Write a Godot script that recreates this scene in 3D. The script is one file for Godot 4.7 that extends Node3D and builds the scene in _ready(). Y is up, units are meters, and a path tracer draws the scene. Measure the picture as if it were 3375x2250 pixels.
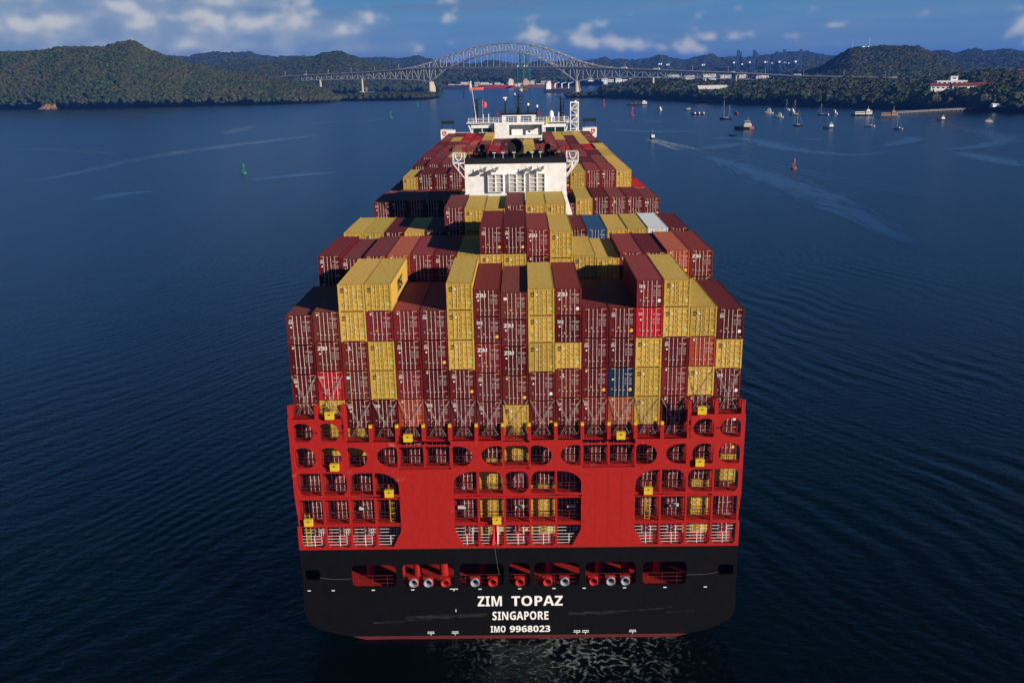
extends Node3D
# A laden container ship seen from astern and above, heading for an arch bridge over a canal entrance.
# World: y up, water at y = 0, the ship lies along z with its bow towards -z.

var used := {}
var mats := {}
var tex := {}
var noise := FastNoiseLite.new()
var rng := RandomNumberGenerator.new()


# ---------------------------------------------------------------- mesh builder
class MB:
	var v := PackedVector3Array()
	var n := PackedVector3Array()
	var c := PackedColorArray()
	var uv := PackedVector2Array()
	var ix := PackedInt32Array()
	var col = null

	static func area(p: PackedVector2Array) -> float:
		var s := 0.0
		for i in p.size():
			s += p[i].cross(p[(i + 1) % p.size()])
		return s

	func tri(a: Vector3, b: Vector3, d: Vector3):   # counter-clockwise seen from the front
		var m := (b - a).cross(d - a).normalized()
		var k := v.size()
		for p in [a, b, d]:
			v.append(p)
			n.append(m)
			if col != null:
				c.append(col)
		ix.append_array([k, k + 2, k + 1])

	func quad(a: Vector3, b: Vector3, d: Vector3, e: Vector3):
		var m := (b - a).cross(d - a)
		if m.length_squared() < 1e-14:
			m = (d - a).cross(e - a)
		m = m.normalized()
		var k := v.size()
		v.append(a)
		v.append(b)
		v.append(d)
		v.append(e)
		for i in 4:
			n.append(m)
			if col != null:
				c.append(col)
		ix.append_array([k, k + 2, k + 1, k, k + 3, k + 2])

	func box(p: Vector3, s: Vector3, b := Basis()):
		var x := b.x * s.x * 0.5
		var y := b.y * s.y * 0.5
		var z := b.z * s.z * 0.5
		quad(p - x - y + z, p + x - y + z, p + x + y + z, p - x + y + z)
		quad(p + x - y - z, p - x - y - z, p - x + y - z, p + x + y - z)
		quad(p + x - y + z, p + x - y - z, p + x + y - z, p + x + y + z)
		quad(p - x - y - z, p - x - y + z, p - x + y + z, p - x + y - z)
		quad(p - x + y + z, p + x + y + z, p + x + y - z, p - x + y - z)
		quad(p - x - y - z, p + x - y - z, p + x - y + z, p - x - y + z)

	func span(a: Vector3, b: Vector3):   # box between two corners
		box((a + b) * 0.5, (b - a).abs())

	func bar(a: Vector3, b: Vector3, w: float, h := -1.0):
		var d := b - a
		if d.length() < 1e-5:
			return
		var z := d.normalized()
		var up := Vector3.UP if absf(z.y) < 0.95 else Vector3.RIGHT
		var x := up.cross(z).normalized()
		box((a + b) * 0.5, Vector3(w, h if h > 0 else w, d.length()), Basis(x, z.cross(x), z))

	func tube(a: Vector3, b: Vector3, r: float, seg := 6, r2 := -1.0, caps := true):
		var d := b - a
		if d.length() < 1e-5:
			return
		var z := d.normalized()
		var up := Vector3.UP if absf(z.y) < 0.95 else Vector3.RIGHT
		var x := up.cross(z).normalized()
		var y := z.cross(x)
		var rb := r if r2 < 0 else r2
		var k := v.size()
		for i in seg + 1:
			var t := TAU * i / seg
			var o := x * cos(t) + y * sin(t)
			v.append(a + o * r)
			v.append(b + o * rb)
			n.append(o)
			n.append(o)
			if col != null:
				c.append(col)
				c.append(col)
		for i in seg:
			var q := k + i * 2
			ix.append_array([q, q + 1, q + 2, q + 2, q + 1, q + 3])
		if caps:
			for e in 2:
				var ctr := a if e == 0 else b
				var rr := r if e == 0 else rb
				if rr < 1e-4:
					continue
				for i in seg:
					var p0 := ctr + (x * cos(TAU * i / seg) + y * sin(TAU * i / seg)) * rr
					var p1 := ctr + (x * cos(TAU * (i + 1) / seg) + y * sin(TAU * (i + 1) / seg)) * rr
					if e == 0:
						tri(ctr, p1, p0)
					else:
						tri(ctr, p0, p1)

	func lathe(at: Vector3, prof: Array, seg := 12, axis := Vector3.UP):   # prof: [radius, height along axis]
		var z := axis.normalized()
		var up := Vector3.UP if absf(z.y) < 0.95 else Vector3.RIGHT
		var x := up.cross(z).normalized()
		var y := z.cross(x)
		for j in prof.size() - 1:
			for i in seg:
				var t0 := TAU * i / seg
				var t1 := TAU * (i + 1) / seg
				var o0 := x * cos(t0) + y * sin(t0)
				var o1 := x * cos(t1) + y * sin(t1)
				var p: Array = prof[j]
				var q: Array = prof[j + 1]
				quad(at + o0 * p[0] + z * p[1], at + o1 * p[0] + z * p[1], at + o1 * q[0] + z * q[1], at + o0 * q[0] + z * q[1])

	func prism(pts: PackedVector2Array, z0: float, z1: float):   # outline in x/y, extruded along z (front at z1), any winding
		var p := pts.duplicate()
		if MB.area(p) < 0:
			p.reverse()
		var t := Geometry2D.triangulate_polygon(p)
		for i in range(0, t.size(), 3):
			var a := p[t[i]]
			var b := p[t[i + 1]]
			var d := p[t[i + 2]]
			if (b - a).cross(d - a) < 0:
				var s := b
				b = d
				d = s
			tri(Vector3(a.x, a.y, z1), Vector3(b.x, b.y, z1), Vector3(d.x, d.y, z1))
			tri(Vector3(a.x, a.y, z0), Vector3(d.x, d.y, z0), Vector3(b.x, b.y, z0))
		for i in p.size():
			var a := p[i]
			var b := p[(i + 1) % p.size()]
			quad(Vector3(a.x, a.y, z0), Vector3(b.x, b.y, z0), Vector3(b.x, b.y, z1), Vector3(a.x, a.y, z1))

	func cell(r: Rect2, hole: PackedVector2Array, z0: float, z1: float):
		# a plate (in x/y) with one star-shaped hole, its edge walls included
		var ctr := Vector2.ZERO
		for p in hole:
			ctr += p
		ctr /= hole.size()
		var hp := hole.duplicate()
		if MB.area(hp) < 0:
			hp.reverse()
		var out: Array = []
		for p in hp:
			var d := (p - ctr).normalized()
			var t := 1e9
			if d.x > 1e-6: t = minf(t, (r.end.x - ctr.x) / d.x)
			if d.x < -1e-6: t = minf(t, (r.position.x - ctr.x) / d.x)
			if d.y > 1e-6: t = minf(t, (r.end.y - ctr.y) / d.y)
			if d.y < -1e-6: t = minf(t, (r.position.y - ctr.y) / d.y)
			out.append(ctr + d * t)
		var crn := [r.position, Vector2(r.end.x, r.position.y), r.end, Vector2(r.position.x, r.end.y)]
		var m := hp.size()
		for i in m:
			var j := (i + 1) % m
			var a: Vector2 = hp[i]
			var b: Vector2 = hp[j]
			var qa: Vector2 = out[i]
			var qb: Vector2 = out[j]
			for zz in 2:
				var z := z1 if zz == 0 else z0
				var A := Vector3(a.x, a.y, z)
				var B := Vector3(b.x, b.y, z)
				var QA := Vector3(qa.x, qa.y, z)
				var QB := Vector3(qb.x, qb.y, z)
				if zz == 0: quad(A, QA, QB, B)
				else: quad(A, B, QB, QA)
				if absf(qa.x - qb.x) > 1e-4 and absf(qa.y - qb.y) > 1e-4:
					var best: Vector2 = crn[0]
					var bd := 1e9
					for k in crn:
						var dd: float = (k - qa).length() + (k - qb).length()
						if dd < bd:
							bd = dd
							best = k
					var K := Vector3(best.x, best.y, z)
					if zz == 0: tri(QA, K, QB)
					else: tri(QA, QB, K)
			quad(Vector3(a.x, a.y, z1), Vector3(b.x, b.y, z1), Vector3(b.x, b.y, z0), Vector3(a.x, a.y, z0))

	func done() -> ArrayMesh:
		var am := ArrayMesh.new()
		if v.is_empty():
			return am
		var a := []
		a.resize(Mesh.ARRAY_MAX)
		a[Mesh.ARRAY_VERTEX] = v
		a[Mesh.ARRAY_NORMAL] = n
		if c.size() == v.size():
			a[Mesh.ARRAY_COLOR] = c
		if uv.size() == v.size():
			a[Mesh.ARRAY_TEX_UV] = uv
		a[Mesh.ARRAY_INDEX] = ix
		am.add_surface_from_arrays(Mesh.PRIMITIVE_TRIANGLES, a)
		return am


# ---------------------------------------------------------------- nodes
func numbered(called: String) -> String:
	if not used.has(called):
		used[called] = 0
		return called
	used[called] += 1
	return "%s_%03d" % [called, used[called]]


func thing(called: String, label: String, category: String, at := Vector3.ZERO, turn := 0.0, group := "") -> Node3D:
	var o := Node3D.new()
	o.name = numbered(called)
	add_child(o)
	o.position = at
	o.rotation.y = turn
	o.set_meta("label", label)
	o.set_meta("category", category)
	if group:
		o.set_meta("group", group)
	return o


func part(parent: Node, called: String, mesh: Mesh, m: Material, at := Vector3.ZERO) -> MeshInstance3D:
	var o := MeshInstance3D.new()
	o.name = called
	o.mesh = mesh
	o.material_override = m
	o.position = at
	parent.add_child(o, true)
	return o


func fine(o: MeshInstance3D):   # print and marks too small to pick apart stay one part
	o.set_meta("kind", "stuff")


func setting(called: String, mesh: Mesh, m: Material) -> MeshInstance3D:
	var o := part(self, numbered(called), mesh, m)
	o.set_meta("kind", "structure")
	return o


func lin(r: float, g: float, b: float) -> Color:
	return Color(r, g, b).linear_to_srgb()


func mat(key: String, r := 0.5, g := 0.5, b := 0.5, rough := 0.6, grain := "", scale := 0.3, metal := 0.0) -> StandardMaterial3D:
	if mats.has(key):
		return mats[key]
	var m := StandardMaterial3D.new()
	m.resource_name = key
	m.albedo_color = lin(r, g, b)
	m.roughness = rough
	m.metallic = metal
	m.metallic_specular = 0.3
	if grain:
		m.albedo_texture = tex[grain]
		m.uv1_triplanar = true
		m.uv1_world_triplanar = true
		m.uv1_scale = Vector3.ONE * scale
	mats[key] = m
	return m


func noise_image(size: int, seed_: int, freq: float, octaves: int, lo: float, hi: float, sx := 1.0, contrast := 1.0) -> Image:
	var f := FastNoiseLite.new()
	f.seed = seed_
	f.frequency = freq
	f.fractal_octaves = octaves
	var src := f.get_seamless_image(size, size, false, false, 0.15, true)
	if sx != 1.0:
		src.resize(size, int(size / sx), Image.INTERPOLATE_BILINEAR)
	var w := src.get_width()
	var h := src.get_height()
	var im := Image.create(w, h, false, Image.FORMAT_RGB8)
	for y in h:
		for x in w:
			var t := clampf((src.get_pixel(x, y).r - 0.5) * contrast + 0.5, 0.0, 1.0)
			var k := lerpf(lo, hi, t)
			im.set_pixel(x, y, Color(k, k, k))
	return im


func text_mesh(s: String, w: float, h: float, depth := 0.012, bold := true, serif := false) -> ArrayMesh:
	# lettering scaled to fill w x h, lying in x/y with its left bottom corner at the origin
	var t := TextMesh.new()
	var f := SystemFont.new()
	f.font_names = PackedStringArray(["Droid Serif" if serif else "Droid Sans"])
	f.font_weight = 700 if bold else 400
	t.font = f
	t.text = s
	t.font_size = 64
	t.pixel_size = 0.01
	t.depth = 0.1
	t.curve_step = 2.0
	var bb := t.get_aabb()
	var arr := t.get_mesh_arrays()
	var vs: PackedVector3Array = arr[Mesh.ARRAY_VERTEX]
	for i in vs.size():
		var p := vs[i] - bb.position
		vs[i] = Vector3(p.x / bb.size.x * w, p.y / bb.size.y * h, p.z / bb.size.z * depth)
	arr[Mesh.ARRAY_VERTEX] = vs
	arr[Mesh.ARRAY_TANGENT] = null
	arr[Mesh.ARRAY_TEX_UV] = null
	var am := ArrayMesh.new()
	am.add_surface_from_arrays(Mesh.PRIMITIVE_TRIANGLES, arr)
	return am


# ---------------------------------------------------------------- camera, sky, sun
func stage():
	var cam := Camera3D.new()
	cam.name = "camera"
	add_child(cam)
	var ya := deg_to_rad(-0.86)
	var pi_ := deg_to_rad(16.59)
	var ro := deg_to_rad(-1.04)
	var fw := Vector3(sin(ya) * cos(pi_), -sin(pi_), -cos(ya) * cos(pi_))
	var r0 := Vector3(cos(ya), 0, sin(ya))
	var u0 := r0.cross(fw)
	var r := r0 * cos(ro) + u0 * sin(ro)
	var u := u0 * cos(ro) - r0 * sin(ro)
	cam.transform = Transform3D(Basis(r, u, -fw), Vector3(0.98, 55.2, 81.84))
	cam.fov = 40.85
	cam.near = 0.5
	cam.far = 40000.0
	cam.current = true

	var env := Environment.new()
	env.background_mode = Environment.BG_SKY
	var sky := Sky.new()
	var ps := PanoramaSkyMaterial.new()
	ps.panorama = sky_texture()
	sky.sky_material = ps
	env.sky = sky
	env.tonemap_mode = Environment.TONE_MAPPER_LINEAR
	env.tonemap_exposure = 1.3
	env.background_energy_multiplier = 1.0
	env.fog_enabled = true
	env.fog_density = 0.00008
	env.fog_light_color = Color(0.30, 0.56, 1.0)
	env.sdfgi_enabled = true
	env.ssao_enabled = true
	env.ssil_enabled = true
	var we := WorldEnvironment.new()
	we.name = "world_environment"
	we.environment = env
	add_child(we)

	var sun := DirectionalLight3D.new()
	sun.name = "sun"
	sun.light_energy = 1.6
	sun.light_color = Color(1.0, 0.945, 0.87)
	sun.light_angular_distance = 0.5
	sun.shadow_enabled = true
	add_child(sun)
	sun.look_at_from_position(Vector3.ZERO, Vector3(-0.740, -0.342, -0.579), Vector3.UP)


func sky_texture() -> ImageTexture:
	var W := 2048
	var H := 1024
	var im := Image.create(W, H, false, Image.FORMAT_RGBF)
	var f1 := FastNoiseLite.new()
	f1.seed = 11
	f1.frequency = 1.0
	f1.fractal_octaves = 6
	f1.fractal_gain = 0.55
	var f2 := FastNoiseLite.new()
	f2.seed = 5
	f2.frequency = 1.0
	f2.fractal_octaves = 4
	for y in H:
		var el := 90.0 - (y + 0.5) * 180.0 / H
		# clear air: paler at the horizon, saturated blue above it, dark towards the zenith
		var base := Vector3(0.094, 0.172, 0.320)
		var steps := [[0.0, Vector3(0.094, 0.172, 0.320)], [4.0, Vector3(0.074, 0.192, 0.350)], [10.0, Vector3(0.044, 0.172, 0.490)], [22.0, Vector3(0.016, 0.072, 0.190)], [42.0, Vector3(0.006, 0.029, 0.056)], [90.0, Vector3(0.006, 0.027, 0.052)]]
		for i in steps.size() - 1:
			if el >= steps[i][0] and el <= steps[i + 1][0]:
				base = steps[i][1].lerp(steps[i + 1][1], smoothstep(steps[i][0], steps[i + 1][0], el))
		if el < 0.0:
			base = Vector3(0.02, 0.05, 0.10)
		if el < 0.0 or el > 60.0:
			im.fill_rect(Rect2i(0, y, W, 1), Color(base.x, base.y, base.z))
			continue
		var fade := smoothstep(32.0, 20.0, el)
		var over := smoothstep(60.0, 40.0, el)
		for x in W:
			var az := wrapf((x + 0.5) * 360.0 / W, -180.0, 180.0)   # straight ahead is the first column
			var a := deg_to_rad(az)
			# a clear sky is darkest at a right angle to the sun and brightens away from there
			var e := deg_to_rad(el)
			var cg := Vector3(sin(a) * cos(e), sin(e), -cos(a) * cos(e)).dot(Vector3(0.740, 0.342, 0.579))
			var ray := lerpf(1.0, 0.55 + 0.82 * cg * cg, smoothstep(1.5, 10.0, el) * 0.9 * over)
			var air := base * ray
			if el > 32.0:
				im.set_pixel(x, y, Color(air.x, air.y, air.z))
				continue
			# noise looked up on a cylinder, flattened towards the horizon
			var q := Vector3(sin(a) * 5.0, el * 0.42, cos(a) * 5.0)
			var c := Vector3(sin(a) * 17.0, el * 0.62, cos(a) * 17.0)
			var n1 := f1.get_noise_3d(c.x, c.y, c.z)
			var n2 := f2.get_noise_3d(q.x * 0.4, el * 0.30 + 7.0, q.z * 0.4)
			var st := f2.get_noise_3d(q.x * 0.9 + 9.0, el * 1.5, q.z * 0.9)
			# a broad grey bank over the left hills, cumulus over the bridge, a scatter elsewhere
			var bank := smoothstep(-7.0, -15.0, az + n2 * 7.0) * smoothstep(-55.0, -36.0, az) * smoothstep(5.2, 3.6, el + n1 * 2.0)
			var tops := exp(-pow((el - 3.3 - n2 * 1.5) / 0.9, 2.0)) * smoothstep(-8.0, -13.0, az) * smoothstep(-55.0, -36.0, az)
			var mid := exp(-pow((az - 1.5) / 6.5, 2.0)) * exp(-pow((el - 1.75) / 0.75, 2.0))
			var low := exp(-pow((az - 11.0) / 6.0, 2.0)) * exp(-pow((el - 1.3) / 0.55, 2.0)) * 0.62
			var rgt := exp(-pow((az - 28.5) / 2.2, 2.0)) * exp(-pow((el - 1.5) / 0.7, 2.0)) * 0.8
			var away := smoothstep(30.0, 45.0, absf(az)) * smoothstep(0.5, 2.5, el) * smoothstep(16.0, 6.0, el) * 0.55
			var cover := tops * 0.50 + mid * 0.95 + low * 0.8 + rgt + away + bank * 0.22
			var d := smoothstep(0.0, 0.42, n1 * 1.35 + n2 * 0.35 + st * 0.25 + cover * 0.88 - 0.50)
			# brightness: tops lit, bases grey blue
			var n_up := f1.get_noise_3d(c.x + 0.12, c.y + 0.28, c.z)
			var lit := clampf(0.42 + (n1 - n_up) * 1.9 + n1 * 0.5, 0.0, 1.0)
			var grey := Vector3(0.175, 0.232, 0.340)
			var white := Vector3(0.44, 0.445, 0.46)
			var cl := grey.lerp(white, lit)
			# thin veil, streaks of stratus, long and level
			var veil := clampf(st * 1.3 + 0.16, 0.0, 1.0) * 0.35 * smoothstep(-0.2, 1.0, el)
			var dark := smoothstep(0.0, 0.35, st + exp(-pow((el - 3.55 - az * 0.012) / 0.33, 2.0)) * exp(-pow((az + 1.0) / 10.0, 2.0)) * 0.75 - 0.30)
			var col := air.lerp(Vector3(0.165, 0.235, 0.345), veil * fade)
			var bk := clampf(bank * (0.82 + n1 * 0.5 + st * 0.35), 0.0, 0.92)
			col = col.lerp(Vector3(0.175, 0.240, 0.350).lerp(Vector3(0.27, 0.32, 0.41), clampf(0.5 + n1 * 1.6, 0.0, 1.0)), bk)
			col = col.lerp(Vector3(0.088, 0.150, 0.282), dark * 0.62 * fade)
			col = col.lerp(cl, d * 0.85 * fade)
			im.set_pixel(x, y, Color(col.x, col.y, col.z))
	return ImageTexture.create_from_image(im)


func weather_image(seed_: int, streaks: float, specks: float) -> Image:
	# worn paint: cloudy fading, faint vertical runs, scattered small chips
	var a := FastNoiseLite.new()
	a.seed = seed_
	a.frequency = 0.02
	a.fractal_octaves = 4
	var b := FastNoiseLite.new()
	b.seed = seed_ + 1
	b.frequency = 0.05
	b.fractal_octaves = 3
	var n := 512
	var lo := a.get_seamless_image(n, n, false, false, 0.15, true)
	var hi := b.get_seamless_image(n, n, false, false, 0.15, true)
	var im := Image.create(n, n, false, Image.FORMAT_RGB8)
	for y in n:
		for x in n:
			var c := lo.get_pixel(x, y).r
			var s := hi.get_pixel((x * 2) % n, int(y * 0.25)).r
			var h := hi.get_pixel((x * 3) % n, (y * 3) % n).r
			var k := 0.90 + (c - 0.5) * 0.20 - maxf(0.0, s - 0.55) * streaks
			k -= smoothstep(0.70, 0.82, h * 0.6 + c * 0.4) * specks
			k = clampf(k, 0.0, 1.0)
			im.set_pixel(x, y, Color(k, k * 0.985, k * 0.97))
	return im


func make_textures():
	tex["grime"] = ImageTexture.create_from_image(weather_image(3, 0.5, 0.25))
	tex["streak"] = ImageTexture.create_from_image(weather_image(40, 0.25, 0.5))
	tex["fine"] = ImageTexture.create_from_image(noise_image(256, 21, 0.05, 4, 0.90, 1.0, 1.0, 1.2))


# ---------------------------------------------------------------- the sea
func wave(x: float, z: float) -> float:
	var h := 0.0
	# divergent bow waves of the ship: longer on the starboard side, short on the port side
	var fr := smoothstep(20.0, 30.0, x) * smoothstep(150.0, 70.0, x)
	if fr > 0.0:
		var p := x * 0.92 - z * 0.39
		var j := noise.get_noise_2d(x * 0.6, z * 0.6)
		var pack := 0.6 + 0.4 * sin(p * 0.21 + 1.0)
		h += fr * 0.062 * sin(p * TAU / 5.2 + j * 4.5) * clampf(0.45 + 1.3 * noise.get_noise_2d(x * 0.45 + 40.0, z * 0.45), 0.0, 1.2)
		h += fr * 0.022 * sin((x * 0.85 - z * 0.53) * TAU / 2.2 + j * 3.0) * pack
	var fl := smoothstep(-22.0, -30.0, x) * smoothstep(-140.0, -80.0, x)
	if fl > 0.0:
		var p2 := x * 0.90 + z * 0.44
		var j2 := noise.get_noise_2d(x * 0.5 - 90.0, z * 0.5)
		var band := clampf(0.45 + 1.1 * noise.get_noise_2d(x * 0.35 + 300.0, z * 0.35 - p2 * 0.2), 0.0, 1.0)
		h += fl * 0.030 * sin(p2 * TAU / 2.1 + j2 * 5.0) * band
		h += fl * 0.022 * sin((x * 0.8 + z * 0.6) * TAU / 4.6 + j2 * 5.0) * (1.0 - band)
	# the pilot boat's wake running down the right
	var w1 := x - (96.0 - (z + 420.0) * -0.31)
	h += 0.05 * exp(-pow(w1 / 7.0, 2.0)) * sin(w1 * TAU / 3.6) * smoothstep(-720.0, -600.0, z)
	var w2 := x - (126.0 - (z + 586.0) * -0.235)
	h += 0.05 * exp(-pow(w2 / 8.0, 2.0)) * sin(w2 * TAU / 4.2) * smoothstep(-720.0, -600.0, z)
	# wind sea
	h += 0.034 * noise.get_noise_2d(x * 2.3, z * 1.6)
	h += 0.014 * noise.get_noise_2d(x * 5.0 + 77.0, z * 4.0)
	return h


func axis(from: float, a: float, b: float, to: float, step: float) -> PackedFloat32Array:
	var r := PackedFloat32Array()
	var g := 1.13
	var out: Array = []
	var s := step
	var p := a
	while p > from:
		s = minf(s * g, 900.0)
		p -= s
		out.push_front(maxf(p, from))
	for q in out:
		r.append(q)
	p = a
	while p < b:
		r.append(p)
		p += step
	s = step
	while p < to:
		r.append(p)
		s = minf(s * g, 900.0)
		p += s
	r.append(to)
	return r


func make_sea():
	noise.seed = 4
	noise.frequency = 0.05
	noise.fractal_octaves = 3
	var m := StandardMaterial3D.new()
	m.resource_name = "sea_water"
	m.albedo_color = lin(0.0004, 0.0021, 0.0023)
	m.roughness = 0.23
	m.metallic_specular = 0.33
	# ripples as a normal map, metres given by the tile size
	var f := FastNoiseLite.new()
	f.seed = 31
	f.frequency = 0.018
	f.fractal_octaves = 5
	f.fractal_gain = 0.6
	var hi := f.get_seamless_image(1024, 1024, false, false, 0.12, true)
	hi.convert(Image.FORMAT_RGB8)
	hi.bump_map_to_normal_map(7.0)
	m.normal_enabled = true
	m.normal_texture = ImageTexture.create_from_image(hi)
	m.normal_scale = 0.35
	m.uv1_triplanar = true
	m.uv1_world_triplanar = true
	m.uv1_scale = Vector3(1.0 / 42.0, 1.0 / 42.0, 1.0 / 30.0)
	mats["sea"] = m
	var xs := axis(-15000.0, -115.0, 115.0, 15000.0, 0.62)
	var zs := axis(-19000.0, -165.0, 13.0, 400.0, 0.62)
	var b := MB.new()
	var nx := xs.size()
	var nz := zs.size()
	for j in nz:
		for i in nx:
			var x := xs[i]
			var z := zs[j]
			var dx := maxf(0.0, absf(x) - 110.0)
			var dz := maxf(0.0, maxf(-160.0 - z, z - 12.0))
			var k := smoothstep(60.0, 0.0, maxf(dx, dz)) if maxf(dx, dz) < 60.0 else 0.0
			if z < -150.0 and z > -700.0 and x > 60.0 and x < 260.0:
				k = maxf(k, 0.0)
			var h := 0.0
			var nn := Vector3.UP
			if k > 0.0:
				h = wave(x, z) * k
				var e := 0.3
				nn = Vector3(-(wave(x + e, z) - wave(x - e, z)) / (2 * e) * k, 1.0, -(wave(x, z + e) - wave(x, z - e)) / (2 * e) * k).normalized()
			b.v.append(Vector3(x, h, z))
			b.n.append(nn)
	for j in nz - 1:
		for i in nx - 1:
			var q := j * nx + i
			# x to the right, z towards the viewer: clockwise from above
			b.ix.append_array([q, q + 1, q + nx, q + 1, q + nx + 1, q + nx])
	setting("water", b.done(), m)


# ---------------------------------------------------------------- the ship
const Z0 := 1.6          # plane of the transom and of the stern frame
var ship: Node3D


func rounded(r: Rect2, tl: Vector2, tr: Vector2, br: Vector2, bl: Vector2) -> PackedVector2Array:
	# outline with elliptical corners; a negative x radius cuts the corner straight
	var o := PackedVector2Array()
	var x0 := r.position.x
	var x1 := r.end.x
	var y0 := r.position.y
	var y1 := r.end.y
	var arc := func(c: Vector2, rad: Vector2, a0: float):
		if absf(rad.x) < 0.01:
			o.append(c)
			return
		if rad.x < 0.0:
			o.append(c + Vector2(cos(a0) * -rad.x, sin(a0) * rad.y))
			o.append(c + Vector2(cos(a0 + PI / 2) * -rad.x, sin(a0 + PI / 2) * rad.y))
			return
		for i in 9:
			var a := a0 + PI / 2 * i / 8.0
			o.append(c + Vector2(cos(a) * rad.x, sin(a) * rad.y))
	arc.call(Vector2(x1 - absf(tr.x), y1 - tr.y), tr, 0.0)
	arc.call(Vector2(x0 + absf(tl.x), y1 - tl.y), tl, PI / 2)
	arc.call(Vector2(x0 + absf(bl.x), y0 + bl.y), bl, PI)
	arc.call(Vector2(x1 - absf(br.x), y0 + br.y), br, PI * 1.5)
	return o


func xcol(i: int) -> float:   # left edge line of column i (17 columns of 2.5 m)
	return -21.25 + 2.5 * i


func make_ship():
	ship = thing("container_ship", "large container ship seen from astern with black hull and red stern frame", "ship")
	mat("hull_black", 0.0070, 0.0070, 0.0085, 0.42, "grime", 0.12)
	mat("hull_red", 0.12, 0.022, 0.02, 0.55, "fine", 0.35)
	mat("frame_red", 0.385, 0.016, 0.013, 0.55, "fine", 0.12)
	mat("deck_red", 0.36, 0.018, 0.014, 0.7, "grime", 0.3)
	mat("dark_red", 0.385, 0.016, 0.013, 0.6, "grime", 0.3)
	mat("ship_white", 0.82, 0.82, 0.81, 0.45, "fine", 0.05)
	mat("white_plain", 0.82, 0.82, 0.81, 0.5)
	mat("rail_white", 0.75, 0.75, 0.74, 0.5)
	mat("black", 0.008, 0.008, 0.009, 0.5)
	mat("soot", 0.012, 0.012, 0.013, 0.7, "fine", 0.6)
	mat("glass_dark", 0.01, 0.03, 0.035, 0.08)
	mat("galv", 0.56, 0.55, 0.54, 0.45, "", 0.3, 0.15)
	mat("yellow_paint", 0.62, 0.43, 0.025, 0.5)
	mat("grey_rubber", 0.03, 0.03, 0.03, 0.8)
	make_hull()
	make_frame()
	make_mooring()
	make_casing()
	make_bridge_house()


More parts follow.
